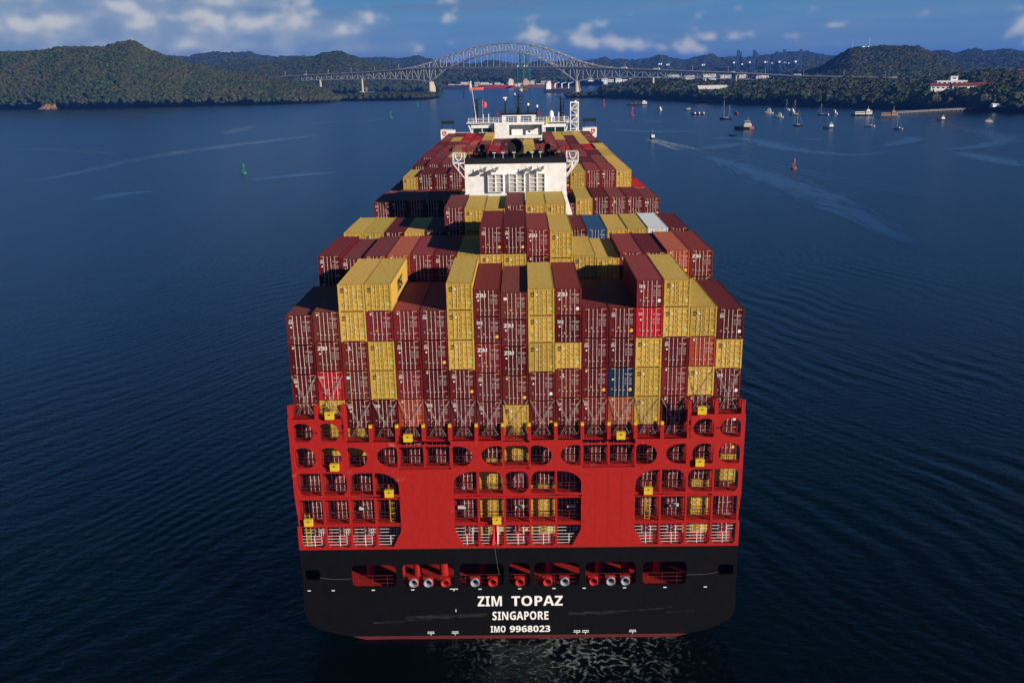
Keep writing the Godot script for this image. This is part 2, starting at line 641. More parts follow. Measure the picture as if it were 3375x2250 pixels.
func make_hull():
	# sides, deck and bow behind the transom
	var b := MB.new()
	var secs := []   # z, half breadth at deck, at water
	for s in [[1.6, 21.5, 21.5], [-40, 21.5, 21.5], [-190, 21.5, 21.5], [-225, 20.0, 17.5], [-250, 15.0, 9.0], [-264, 8.0, 3.0], [-271, 0.4, 0.1]]:
		secs.append(s)
	for i in secs.size() - 1:
		var p: Array = secs[i]
		var q: Array = secs[i + 1]
		for sg in [-1.0, 1.0]:
			var a := Vector3(sg * p[1], 10.2, p[0])
			var a2 := Vector3(sg * p[1], 3.2, p[0])
			var a3 := Vector3(sg * p[2], -2.0, p[0])
			var c := Vector3(sg * q[1], 10.2, q[0])
			var c2 := Vector3(sg * q[1], 3.2, q[0])
			var c3 := Vector3(sg * q[2], -2.0, q[0])
			if i == 0:
				a3 = Vector3(sg * 16.0, 0.3, p[0])
			if sg > 0:
				b.quad(a2, c2, c, a)
				b.quad(a3, c3, c2, a2)
			else:
				b.quad(a, c, c2, a2)
				b.quad(a2, c2, c3, a3)
	# the transom: plain bands above and below the row of mooring ports
	var zb := Z0 - 0.22
	b.span(Vector3(-21.5, 8.9, zb), Vector3(21.5, 10.2, Z0))
	var ports := [[-21.2, -19.66, 6.82, 7.98, 0.3], [-16.54, -12.11, 5.98, 8.46, 0.55], [-11.47, -6.40, 5.98, 8.5, 0.5], [-5.79, -1.45, 5.98, 8.52, 0.5], [-0.94, 1.15, 5.98, 8.54, 0.45],
		[1.59, 6.02, 5.98, 8.54, 0.5], [6.63, 11.62, 5.98, 8.54, 0.5], [12.28, 16.59, 5.98, 8.52, 0.55], [19.67, 21.19, 7.0, 8.15, 0.3]]
	var edges := [-21.5, -18.1, -11.8, -6.1, -1.2, 1.37, 6.32, 11.95, 18.1, 21.5]
	for i in ports.size():
		var p: Array = ports[i]
		var rr := Vector2(p[4], p[4])
		b.cell(Rect2(edges[i], 5.4, edges[i + 1] - edges[i], 3.5), rounded(Rect2(p[0], p[2], p[1] - p[0], p[3] - p[2]), rr, rr, rr, rr), zb, Z0)
	# lower transom with rounded bilges
	var o := PackedVector2Array([Vector2(21.5, 5.4), Vector2(-21.5, 5.4), Vector2(-21.58, 3.1), Vector2(-21.32, 2.2), Vector2(-20.9, 1.72), Vector2(-20.3, 1.3), Vector2(-19.5, 0.95), Vector2(-18.5, 0.66),
		Vector2(-16.9, 0.36), Vector2(16.9, 0.36), Vector2(18.5, 0.72), Vector2(19.5, 1.1), Vector2(20.3, 1.5), Vector2(20.9, 1.9), Vector2(21.32, 2.4), Vector2(21.58, 3.2)])
	b.prism(o, zb, Z0)
	part(ship, "hull", b.done(), mats.hull_black)
	# red bottom paint that just shows above the water
	b = MB.new()
	b.prism(PackedVector2Array([Vector2(-16.9, 0.355), Vector2(16.9, 0.355), Vector2(14.0, -0.5), Vector2(10.0, -1.4), Vector2(-10.0, -1.4), Vector2(-14.0, -0.5)]), zb, Z0)
	part(ship, "bottom_paint", b.done(), mats.hull_red)
	b = MB.new()
	b.span(Vector3(-21.3, 9.9, -262), Vector3(21.3, 10.14, -0.0 + 1.3))
	part(ship, "main_deck", b.done(), mats.deck_red)
	# the name, the port and the number in raised letters
	for w in [["ZIM", -4.13, -1.71, 3.74, 4.86], ["TOPAZ", -0.75, 4.36, 3.74, 4.86], ["SINGAPORE", -2.69, 2.94, 2.13, 3.1], ["IMO", -2.9, -1.4, 0.72, 1.45], ["9968023", -0.97, 3.1, 0.72, 1.45]]:
		part(ship, "name_lettering", text_mesh(w[0], w[2] - w[1], w[4] - w[3], 0.03), mats.white_plain, Vector3(w[1], w[3], Z0))
	# draught marks and the row of white ticks
	b = MB.new()
	for x in [-20.9, -18.5, -14.5, -10.55, -3.85, 0.1, 3.5, 6.5, 10.5, 14.5, 18.5]:
		b.span(Vector3(x - 0.16, 5.62, Z0), Vector3(x + 0.16, 5.71, Z0 + 0.012))
	for x in [-8.95, -6.5, 5.8, 6.65, 11.4]:
		b.span(Vector3(x - 0.35, 0.62, Z0), Vector3(x + 0.35, 0.68, Z0 + 0.012))
		b.span(Vector3(x - 0.03, 0.42, Z0), Vector3(x + 0.03, 0.62, Z0 + 0.012))
		for k in 4:
			b.span(Vector3(x - 0.3 + 0.17 * k, 0.76, Z0), Vector3(x - 0.2 + 0.17 * k, 0.87, Z0 + 0.012))
	b.span(Vector3(-6.85, 5.66, Z0), Vector3(-6.05, 5.74, Z0 + 0.012))
	b.span(Vector3(-6.48, 5.45, Z0), Vector3(-6.42, 5.66, Z0 + 0.012))
	b.span(Vector3(-6.36, 3.1, Z0), Vector3(-6.3, 3.42, Z0 + 0.012))
	fine(part(ship, "draught_marks", b.done(), mats.white_plain))
	# scuffs of grey where fenders rubbed the paint
	var pr := RandomNumberGenerator.new()
	pr.seed = 5
	b = MB.new()
	for s in [[-11.4, 2.35, 4.9, 0.55], [-14.5, 1.9, 2.8, 0.16], [-6.0, 2.6, 2.6, 0.35], [5.2, 2.75, 2.0, 0.3], [7.6, 2.8, 2.2, 0.35], [10.0, 3.0, 4.2, 0.12], [15.0, 2.8, 2.2, 0.15], [13.3, 3.35, 1.6, 0.08]]:
		for k in 60:
			var t := pr.randf()
			var px: float = s[0] + t * s[2]
			var py: float = s[1] + t * s[2] * 0.06 + (pr.randf() - 0.5) * s[3]
			var w := 0.12 + pr.randf() * 0.5
			b.quad(Vector3(px - w, py, Z0 + 0.004), Vector3(px + w, py, Z0 + 0.004), Vector3(px + w * 0.8, py + 0.012 + pr.randf() * 0.02, Z0 + 0.004), Vector3(px - w * 0.7, py + 0.025, Z0 + 0.004))
	fine(part(ship, "fender_scuffs", b.done(), mat("scuff", 0.040, 0.042, 0.047, 0.6)))


func make_frame():
	# the red frame over the transom: one plate cell for every column and tier
	var fr := Node3D.new()
	fr.name = "stern_frame"
	ship.add_child(fr)
	var z := Vector2.ZERO
	var za := Z0 - 0.28
	var rows := [[10.2, 12.80, 10.42, 12.66], [12.80, 15.80, 12.98, 15.55], [15.80, 18.65, 16.02, 18.36], [18.65, 21.55, 18.92, 21.0], [21.55, 23.95, 21.55, 23.5]]
	for r in rows.size():
		var R: Array = rows[r]
		for i in 17:
			var b := MB.new()
			var x0 := xcol(i)
			var cellr := Rect2(x0, R[0], 2.5, R[1] - R[0])
			if i == 0:
				cellr = Rect2(-21.5, R[0], 2.75, R[1] - R[0])
			if i == 16:
				cellr = Rect2(18.75, R[0], 2.75, R[1] - R[0])
			var mir := i > 8
			var k := 16 - i if mir else i          # the frame mirrors about the middle column
			var ho = null
			var tl := z
			var tr := z
			var br := z
			var bl := z
			var hx0 := x0 + 0.1
			var hx1 := x0 + 2.4
			if k == 0:
				hx0 = -21.14
			if r == 4:
				if k > 1:
					continue
				tl = Vector2(0.7, 0.65)
				bl = Vector2(0.2, 0.25)
				tr = Vector2(1.05, 1.0)
				br = Vector2(0.9, 0.95)
				hx1 = x0 + 2.08
				hx0 = hx0 + 0.04
			elif r == 3:
				if k <= 1:
					tl = Vector2(0.7, 0.65)
					tr = Vector2(1.05, 1.0)
					bl = Vector2(0.2, 0.25)
					br = Vector2(0.9, 1.0)
					hx1 = x0 + 2.1
				elif k == 2 or k == 6:
					tl = Vector2(0.3, 0.3)
					tr = Vector2(1.45, 0.95)
					br = Vector2(1.1, 1.05)
					hx1 = x0 + 2.05
					hx0 = x0 + 0.16
				elif k == 3 or k == 7:
					tr = Vector2(0.35, 0.35)
					tl = Vector2(1.45, 0.95)
					bl = Vector2(1.1, 1.05)
					hx0 = x0 + 0.42
				elif k == 8:
					tl = Vector2(0.5, 0.45)
					tr = tl
			elif r == 2:
				if k == 4 or k == 5:
					ho = 0
				elif k == 0:
					tl = Vector2(0.5, 0.6)
					bl = Vector2(0.55, 0.6)
				elif k == 1:
					tr = Vector2(0.7, 0.7)
					br = Vector2(0.7, 0.8)
				elif k == 2:
					tl = Vector2(1.1, 1.0)
				elif k == 3:
					tr = Vector2(2.2, 1.5)
				elif k == 6:
					tl = Vector2(2.1, 1.25)
				elif k == 7:
					tr = Vector2(0.8, 1.0)
				elif k == 8:
					tl = Vector2(0.75, 0.7)
					tr = tl
					bl = Vector2(0.95, 1.0)
					br = bl
			elif r == 1:
				if k == 4 or k == 5:
					ho = 0
			elif r == 0:
				if k == 4 or k == 5:
					ho = 0
				elif k == 3:
					br = Vector2(-0.85, 1.75)
				elif k == 6:
					bl = Vector2(-0.85, 1.75)
				else:
					bl = Vector2(-0.3, 0.3)
					br = Vector2(-0.3, 0.3)
			if ho != null:
				b.span(Vector3(cellr.position.x, cellr.position.y, za), Vector3(cellr.end.x, cellr.end.y, Z0))
			else:
				var hr := Rect2(hx0, R[2], hx1 - hx0, R[3] - R[2])
				if r == 4:
					hr.position.y = 21.62
					hr.size.y = 1.88
				var pts := rounded(hr, tl, tr, br, bl)
				if mir:
					for q in pts.size():
						pts[q] = Vector2(-pts[q].x + (x0 + 1.25) + (xcol(k) + 1.25), pts[q].y) if false else pts[q]
					# build the mirrored hole from the left twin
					var lx0 := xcol(k)
					var h2 := Rect2(0, 0, 0, 0)
					if k == 0:
						hr = Rect2(-21.14 + (0.04 if r == 4 else 0.0), hr.position.y, 0, hr.size.y)
						hr.size.x = (lx0 + (2.08 if r == 4 else (2.1 if r == 3 else 2.4))) - hr.position.x
					else:
						hr.position.x = lx0 + (hx0 - x0)
					h2 = hr
					pts = rounded(h2, tl, tr, br, bl)
					for q in pts.size():
						pts[q].x = -pts[q].x
				b.cell(cellr, pts, za, Z0)
			part(fr, "frame_panel", b.done(), mats.frame_red)
	for x in [-10.0, -8.75, -7.5, 7.5, 8.75, 10.0]:
		var wb := MB.new()
		wb.span(Vector3(x - 0.012, 10.25, Z0), Vector3(x + 0.012, 18.6, Z0 + 0.012))
		part(fr, "weld_seam", wb.done(), mats.frame_red)
	for y in [12.8, 15.8, 18.65]:
		for x in [-8.75, 8.75]:
			var wb := MB.new()
			wb.span(Vector3(x - 2.5, y - 0.012, Z0), Vector3(x + 2.5, y + 0.012, Z0 + 0.011))
			part(fr, "weld_seam", wb.done(), mats.frame_red)
	var cr := RandomNumberGenerator.new()
	cr.seed = 9
	var cb := MB.new()
	for p in [[-11.2, 17.6, 0.5], [-6.35, 14.2, 0.25], [-11.9, 21.25, 0.5], [-9.2, 21.3, 0.35], [-3.8, 21.3, 0.3], [7.2, 18.9, 0.25], [12.0, 21.2, 0.3], [-21.3, 18.2, 0.25], [17.4, 23.7, 0.2], [9.6, 13.2, 0.2], [-16.0, 18.5, 0.3]]:
		for k in 9:
			var c := Vector3(p[0] + cr.randfn() * p[2] * 0.35, p[1] + cr.randfn() * p[2] * 0.18, Z0 + 0.004)
			var w: float = p[2] * (0.08 + 0.2 * cr.randf())
			cb.quad(c + Vector3(-w, -w * 0.5, 0), c + Vector3(w, -w * 0.3, 0), c + Vector3(w * 0.7, w * 0.5, 0), c + Vector3(-w * 0.6, w * 0.4, 0))
	fine(part(fr, "chipped_paint", cb.done(), mat("chipped", 0.46, 0.14, 0.11, 0.7)))
	# upright posts that stand above the plate, with yellow caps in the middle
	for i in 18:
		var x := xcol(i)
		var outer := i <= 2 or i >= 15
		var b := MB.new()
		var lo := 23.95 if outer else 21.55
		if i == 2 or i == 15:
			lo = 21.55
		var hi := 25.3 if outer else 22.95
		if i == 0: x += 0.0
		b.span(Vector3(x - 0.17, lo, za), Vector3(x + 0.17, hi - 0.1, Z0))
		b.span(Vector3(x - 0.13, hi - 0.1, za + 0.03), Vector3(x + 0.13, hi, Z0 - 0.02))
		b.span(Vector3(x - 0.1, lo, 0.3), Vector3(x + 0.1, lo + 0.3, za + 0.02))
		b.span(Vector3(x - 0.12, lo, 0.28), Vector3(x + 0.12, hi - 0.35, 0.5))
		part(fr, "post", b.done(), mats.frame_red)
		if not outer:
			b = MB.new()
			b.span(Vector3(x - 0.14, hi, za - 0.02), Vector3(x + 0.14, hi + 0.26, Z0 + 0.02))
			part(fr, "post_cap", b.done(), mats.yellow_paint)
	# walkways behind the plate, their back edge beams and the railings
	var levels := [[10.14, 0, 16], [12.80, 0, 16], [15.80, 0, 16], [18.65, 0, 16], [21.45, 0, 16], [23.85, 0, 1], [23.85, 15, 16]]
	for L in levels:
		var b := MB.new()
		var xa := xcol(L[1]) - (0.2 if L[1] == 0 else 0.0)
		var xb := xcol(L[2] + 1) + (0.2 if L[2] == 16 else 0.0)
		b.span(Vector3(xa, L[0] - 0.02, 0.22), Vector3(xb, L[0] + 0.1, za))
		b.span(Vector3(xa, L[0] - 0.2, 0.22), Vector3(xb, L[0] - 0.02, 0.32))
		part(fr, "walkway", b.done(), mats.dark_red)
	for i in 17:
		var k := mini(i, 16 - i)
		for r in 6:
			var y0: float = [10.24, 12.9, 15.9, 18.75, 21.55, 23.95][r]
			if r < 3 and (k == 4 or k == 5):
				continue
			if r == 5 and k > 1:
				continue
			var b := MB.new()
			var x0 := xcol(i) + 0.08
			var x1 := xcol(i + 1) - 0.08
			var zz := za - 0.1
			var hs: Array = [0.38, 0.74, 1.1] if r > 0 else [0.3, 0.62, 0.94, 1.26]
			for h in hs:
				b.tube(Vector3(x0, y0 + h, zz), Vector3(x1, y0 + h, zz), 0.024, 5, -1, false)
			b.tube(Vector3((x0 + x1) * 0.5, y0, zz), Vector3((x0 + x1) * 0.5, y0 + hs[-1], zz), 0.032, 5, -1, false)
			if r == 0:
				for h in [0.75, 1.1]:
					b.tube(Vector3(x0, y0 + h + 0.5, zz - 0.7), Vector3(x1, y0 + h + 0.5, zz - 0.7), 0.025, 5, -1, false)
				b.tube(Vector3(x0 + 1.7, y0, zz - 0.7), Vector3(x0 + 1.7, y0 + 1.6, zz - 0.7), 0.028, 5, -1, false)
			part(fr, "railing", b.done(), mats.rail_white if r == 0 else mats.hull_red)
			if r > 0 and r < 5:
				# inner uprights and lashing sockets on the container side
				b = MB.new()
				b.span(Vector3(xcol(i) - 0.1, y0, 0.24), Vector3(xcol(i) + 0.1, y0 + [0, 2.9, 2.75, 2.7, 1.3][r], 0.4))
				part(fr, "inner_upright", b.done(), mats.dark_red)
	# light fittings under two walkways, small white boxes
	for x in [-15.1, -5.4, 0.2, 5.3, 15.3]:
		var b := MB.new()
		b.span(Vector3(x - 0.42, 14.0, 0.5), Vector3(x + 0.42, 14.22, 0.66))
		b.span(Vector3(x - 0.46, 13.98, 0.42), Vector3(x + 0.46, 14.24, 0.5))
		part(fr, "light_fitting", b.done(), mats.galv)
	# lashing rods crossed over the lower containers
	for i in 17:
		var k := mini(i, 16 - i)
		var yb := 24.0 if k <= 1 else 21.6
		var yt := 27.72 if k <= 1 else 25.0
		var x0 := xcol(i)
		var x1 := xcol(i + 1)
		for s in 2:
			var b := MB.new()
			var xa := x0 + 0.12 if s == 0 else x1 - 0.12
			var xe := x1 - 0.42 if s == 0 else x0 + 0.42
			b.tube(Vector3(xe, yb, 0.62), Vector3(xa, yt, 0.05), 0.017, 5)
			b.tube(Vector3(xe + (0.22 if s == 1 else -0.22), yb, 0.62), Vector3(xa + (0.03 if s == 1 else -0.03), yt - 0.02, 0.07), 0.015, 5)
			b.tube(Vector3(xe, yb, 0.62), Vector3(xe, yb, 0.62).lerp(Vector3(xa, yt, 0.05), 0.18), 0.03, 5)
			part(fr, "lashing_rod", b.done(), mat("rod_steel", 0.30, 0.27, 0.25, 0.5))
	# ladders and hoops
	for p in [[-20.6, 10.3, 12.9], [-12.2, 12.9, 15.9], [12.6, 12.9, 15.9]]:
		var b := MB.new()
		for sx in [-0.22, 0.22]:
			b.tube(Vector3(p[0] + sx, p[1], 1.0), Vector3(p[0] + sx, p[2] + 0.9, 1.0), 0.03, 5)
		var yy: float = p[1]
		while yy < p[2] + 0.8:
			b.tube(Vector3(p[0] - 0.22, yy, 1.0), Vector3(p[0] + 0.22, yy, 1.0), 0.018, 4)
			yy += 0.3
		for h in 4:
			var hy: float = p[2] - 0.4 - h * 0.55
			for q in 8:
				var a0 := PI * q / 8.0
				var a1 := PI * (q + 1) / 8.0
				b.tube(Vector3(p[0] + cos(a0) * 0.36, hy, 1.0 + sin(a0) * 0.2), Vector3(p[0] + cos(a1) * 0.36, hy, 1.0 + sin(a1) * 0.2), 0.018, 4, -1, false)
		part(fr, "ladder", b.done(), mats.yellow_paint)
	# stern light post with its stays
	var b2 := MB.new()
	b2.tube(Vector3(0.05, 10.2, 1.0), Vector3(0.05, 12.9, 1.0), 0.08)
	b2.tube(Vector3(0.05, 12.6, 1.0), Vector3(0.95, 10.3, 1.0), 0.05)
	b2.tube(Vector3(0.05, 12.2, 1.0), Vector3(-0.5, 10.3, 0.6), 0.05)
	b2.span(Vector3(-0.15, 11.4, 1.02), Vector3(0.25, 11.8, 1.2))
	part(fr, "light_post", b2.done(), mats.frame_red)


func make_mooring():
	var md := Node3D.new()
	md.name = "mooring_deck"
	ship.add_child(md)
	var b := MB.new()
	b.span(Vector3(-21.3, 5.3, -7.5), Vector3(21.3, 5.45, Z0 - 0.24))
	part(md, "deck_plate", b.done(), mats.deck_red)
	b = MB.new()
	b.span(Vector3(-21.3, 5.46, -7.7), Vector3(21.3, 9.85, -7.5))
	part(md, "back_wall", b.done(), mats.dark_red)
	for x in [-17.4, -11.75, -1.2, 1.4, 6.3, 11.9, 17.4]:
		b = MB.new()
		b.span(Vector3(x - 0.12, 5.46, -1.2), Vector3(x + 0.12, 9.85, 1.2))
		part(md, "web_frame", b.done(), mats.frame_red)
	# deck beams overhead
	for x in [-15, -12.5, -9, -4, 3, 8.5, 13, 16]:
		b = MB.new()
		b.span(Vector3(x - 0.15, 9.3, -7.4), Vector3(x + 0.15, 9.84, 1.2))
		part(md, "deck_beam", b.done(), mats.dark_red)
	# railing in the ports
	for p in [[-16.5, -12.1], [-11.45, -6.4], [-5.8, -1.45], [-0.9, 1.1], [1.6, 6.0], [6.65, 11.6], [12.3, 16.55]]:
		b = MB.new()
		for h in [6.25, 6.7, 7.1]:
			b.tube(Vector3(p[0], h, 1.28), Vector3(p[1], h, 1.28), 0.025, 5, -1, false)
		var x: float = p[0] + 0.5
		while x < p[1]:
			b.tube(Vector3(x, 5.46, 1.28), Vector3(x, 7.1, 1.28), 0.025, 5, -1, false)
			x += 1.45
		part(md, "port_railing", b.done(), mats.hull_red)
	# fairleads: a red housing with a belled mouth, some with a polished steel lining
	for q in [[-10.45, 1], [-9.0, 1], [-7.3, 0], [-4.35, 1], [-2.6, 0], [0.1, 0], [2.85, 0], [4.55, 1], [7.4, 0], [9.1, 1], [10.55, 1]]:
		var fl := Node3D.new()
		fl.name = "fairlead"
		fl.position = Vector3(q[0], 6.42, 1.56)
		fl.scale = Vector3(0.82, 0.82, 0.82)
		md.add_child(fl, true)
		b = MB.new()
		var hole := PackedVector2Array()
		for k in 16:
			hole.append(Vector2(cos(TAU * k / 16.0), sin(TAU * k / 16.0)) * 0.3)
		b.cell(Rect2(-0.6, -0.6, 1.2, 1.16), hole, -0.5, -0.12)
		for sx in [-0.61, 0.6]:
			b.span(Vector3(sx, -0.6, -0.5), Vector3(sx + 0.01, 0.56, -0.12))
		b.span(Vector3(-0.6, 0.56, -0.5), Vector3(0.6, 0.57, -0.12))
		part(fl, "housing", b.done(), mats.frame_red)
		b = MB.new()
		b.lathe(Vector3(0, 0, 0.12), [[0.54, -0.24], [0.56, 0.04], [0.5, 0.09], [0.38, 0.0], [0.29, -0.12], [0.27, -0.5], [0.3, -0.62]], 20, Vector3(0, 0, 1))
		part(fl, "mouth", b.done(), mat("liner_steel", 0.22, 0.25, 0.30, 0.4) if q[1] == 1 else mats.frame_red)
	# bollards and winch drums
	for q in [[-10.4, 0], [-7.7, 1], [-3.6, 0], [3.2, 1], [8.2, 1], [10.9, 0], [-15.2, 0], [14.2, 0]]:
		b = MB.new()
		b.lathe(Vector3(q[0], 5.45, -1.6), [[0.5, 0], [0.42, 0.15], [0.42, 2.1], [0.5, 2.2], [0.5, 2.4], [0.0, 2.4]], 12)
		part(md, "bollard", b.done(), mats.frame_red)
		if q[1] == 1:
			b = MB.new()
			b.lathe(Vector3(q[0], 7.86, -1.6), [[0.52, 0], [0.52, 0.12], [0.0, 0.12]], 12)
			part(md, "bollard_cap", b.done(), mats.yellow_paint)
	for x in [-14.0, -4.8, 4.2, 13.2]:
		b = MB.new()
		b.tube(Vector3(x - 1.2, 6.5, -4.2), Vector3(x + 1.2, 6.5, -4.2), 0.75, 14)
		b.tube(Vector3(x - 1.3, 6.5, -4.2), Vector3(x - 1.2, 6.5, -4.2), 1.0, 14)
		b.tube(Vector3(x + 1.2, 6.5, -4.2), Vector3(x + 1.3, 6.5, -4.2), 1.0, 14)
		b.span(Vector3(x + 1.4, 5.45, -4.9), Vector3(x + 2.3, 7.2, -3.5))
		part(md, "winch", b.done(), mats.dark_red)
	# thin mooring lines hanging along the transom
	for s in [[Vector3(-19.7, 7.15, 1.64), Vector3(-16.6, 7.0, 1.64)], [Vector3(16.6, 7.1, 1.64), Vector3(19.7, 7.35, 1.64)], [Vector3(-2.3, 10.4, 1.64), Vector3(-1.9, 7.2, 1.64)]]:
		b = MB.new()
		var last: Vector3 = s[0]
		for k in 8:
			var t := (k + 1) / 8.0
			var p: Vector3 = s[0].lerp(s[1], t) - Vector3(0, sin(t * PI) * 0.14, 0)
			b.tube(last, p, 0.018, 4, -1, false)
			last = p
		part(md, "mooring_line", b.done(), mat("rope", 0.12, 0.11, 0.10, 0.9))
	# the ensign staff is part of the ship, the flag hangs from it
	b = MB.new()
	b.tube(Vector3(-2.02, 10.2, 1.25), Vector3(-1.92, 13.2, 1.45), 0.045)
	part(ship, "ensign_staff", b.done(), mats.rail_white)
	var fl2 := thing("ensign_flag", "limp red flag hanging from the staff at the stern rail", "flag", Vector3(-2.0, 10.5, 1.42))
	b = MB.new()
	for i in 10:
		for j in 6:
			var g := func(u: float, w: float) -> Vector3:
				return Vector3(-0.02 - u * (0.25 + 0.55 * w) , 2.35 - w * 2.3 - u * 0.25, 0.12 * sin(u * 9.0 + w * 3.0))
			b.quad(g.call(j / 6.0, (i + 1) / 10.0), g.call(j / 6.0, i / 10.0), g.call((j + 1) / 6.0, i / 10.0), g.call((j + 1) / 6.0, (i + 1) / 10.0))
	part(fl2, "cloth", b.done(), mat("flag_red", 0.55, 0.02, 0.04, 0.8))
	# yellow gear boxes on the walkways
	for q in [[-17.45, 24.0, "left top walkway of the red stern frame"], [-10.2, 21.65, "centre walkway rail, third post from the left"], [-17.35, 18.75, "frame opening second from left, middle tier"], [-12.3, 15.95, "walkway left of the solid red panel, upper tier"],
			[-20.3, 12.95, "outermost left walkway below the frame openings"], [-2.0, 12.95, "walkway left of the middle, above the white rails"], [9.85, 21.65, "centre walkway rail, right of the middle"],
			[17.35, 24.05, "right top walkway of the red stern frame"], [17.35, 18.8, "frame opening second from right, middle tier"], [12.55, 15.95, "walkway right of the solid red panel, upper tier"]]:
		var t := thing("gear_box", "yellow gear box on the " + q[2], "box", Vector3(q[0], q[1], Z0 + 0.03), 0.0, "yellow boxes on the stern walkways")
		t.scale = Vector3(0.82, 0.82, 0.82)
		b = MB.new()
		b.span(Vector3(-0.5, 0.0, 0.0), Vector3(0.5, 0.62, 0.42))
		part(t, "body", b.done(), mats.yellow_paint)
		b = MB.new()
		b.prism(PackedVector2Array([Vector2(-0.53, 0.625), Vector2(0.53, 0.625), Vector2(0.5, 0.86), Vector2(-0.5, 0.86)]), -0.02, 0.43)
		part(t, "lid", b.done(), mats.yellow_paint)
		b = MB.new()
		b.span(Vector3(-0.1, 0.55, 0.42), Vector3(0.1, 0.7, 0.46))
		b.span(Vector3(-0.5, 0.60, 0.42), Vector3(0.5, 0.625, 0.435))
		part(t, "hasp", b.done(), mats.grey_rubber)


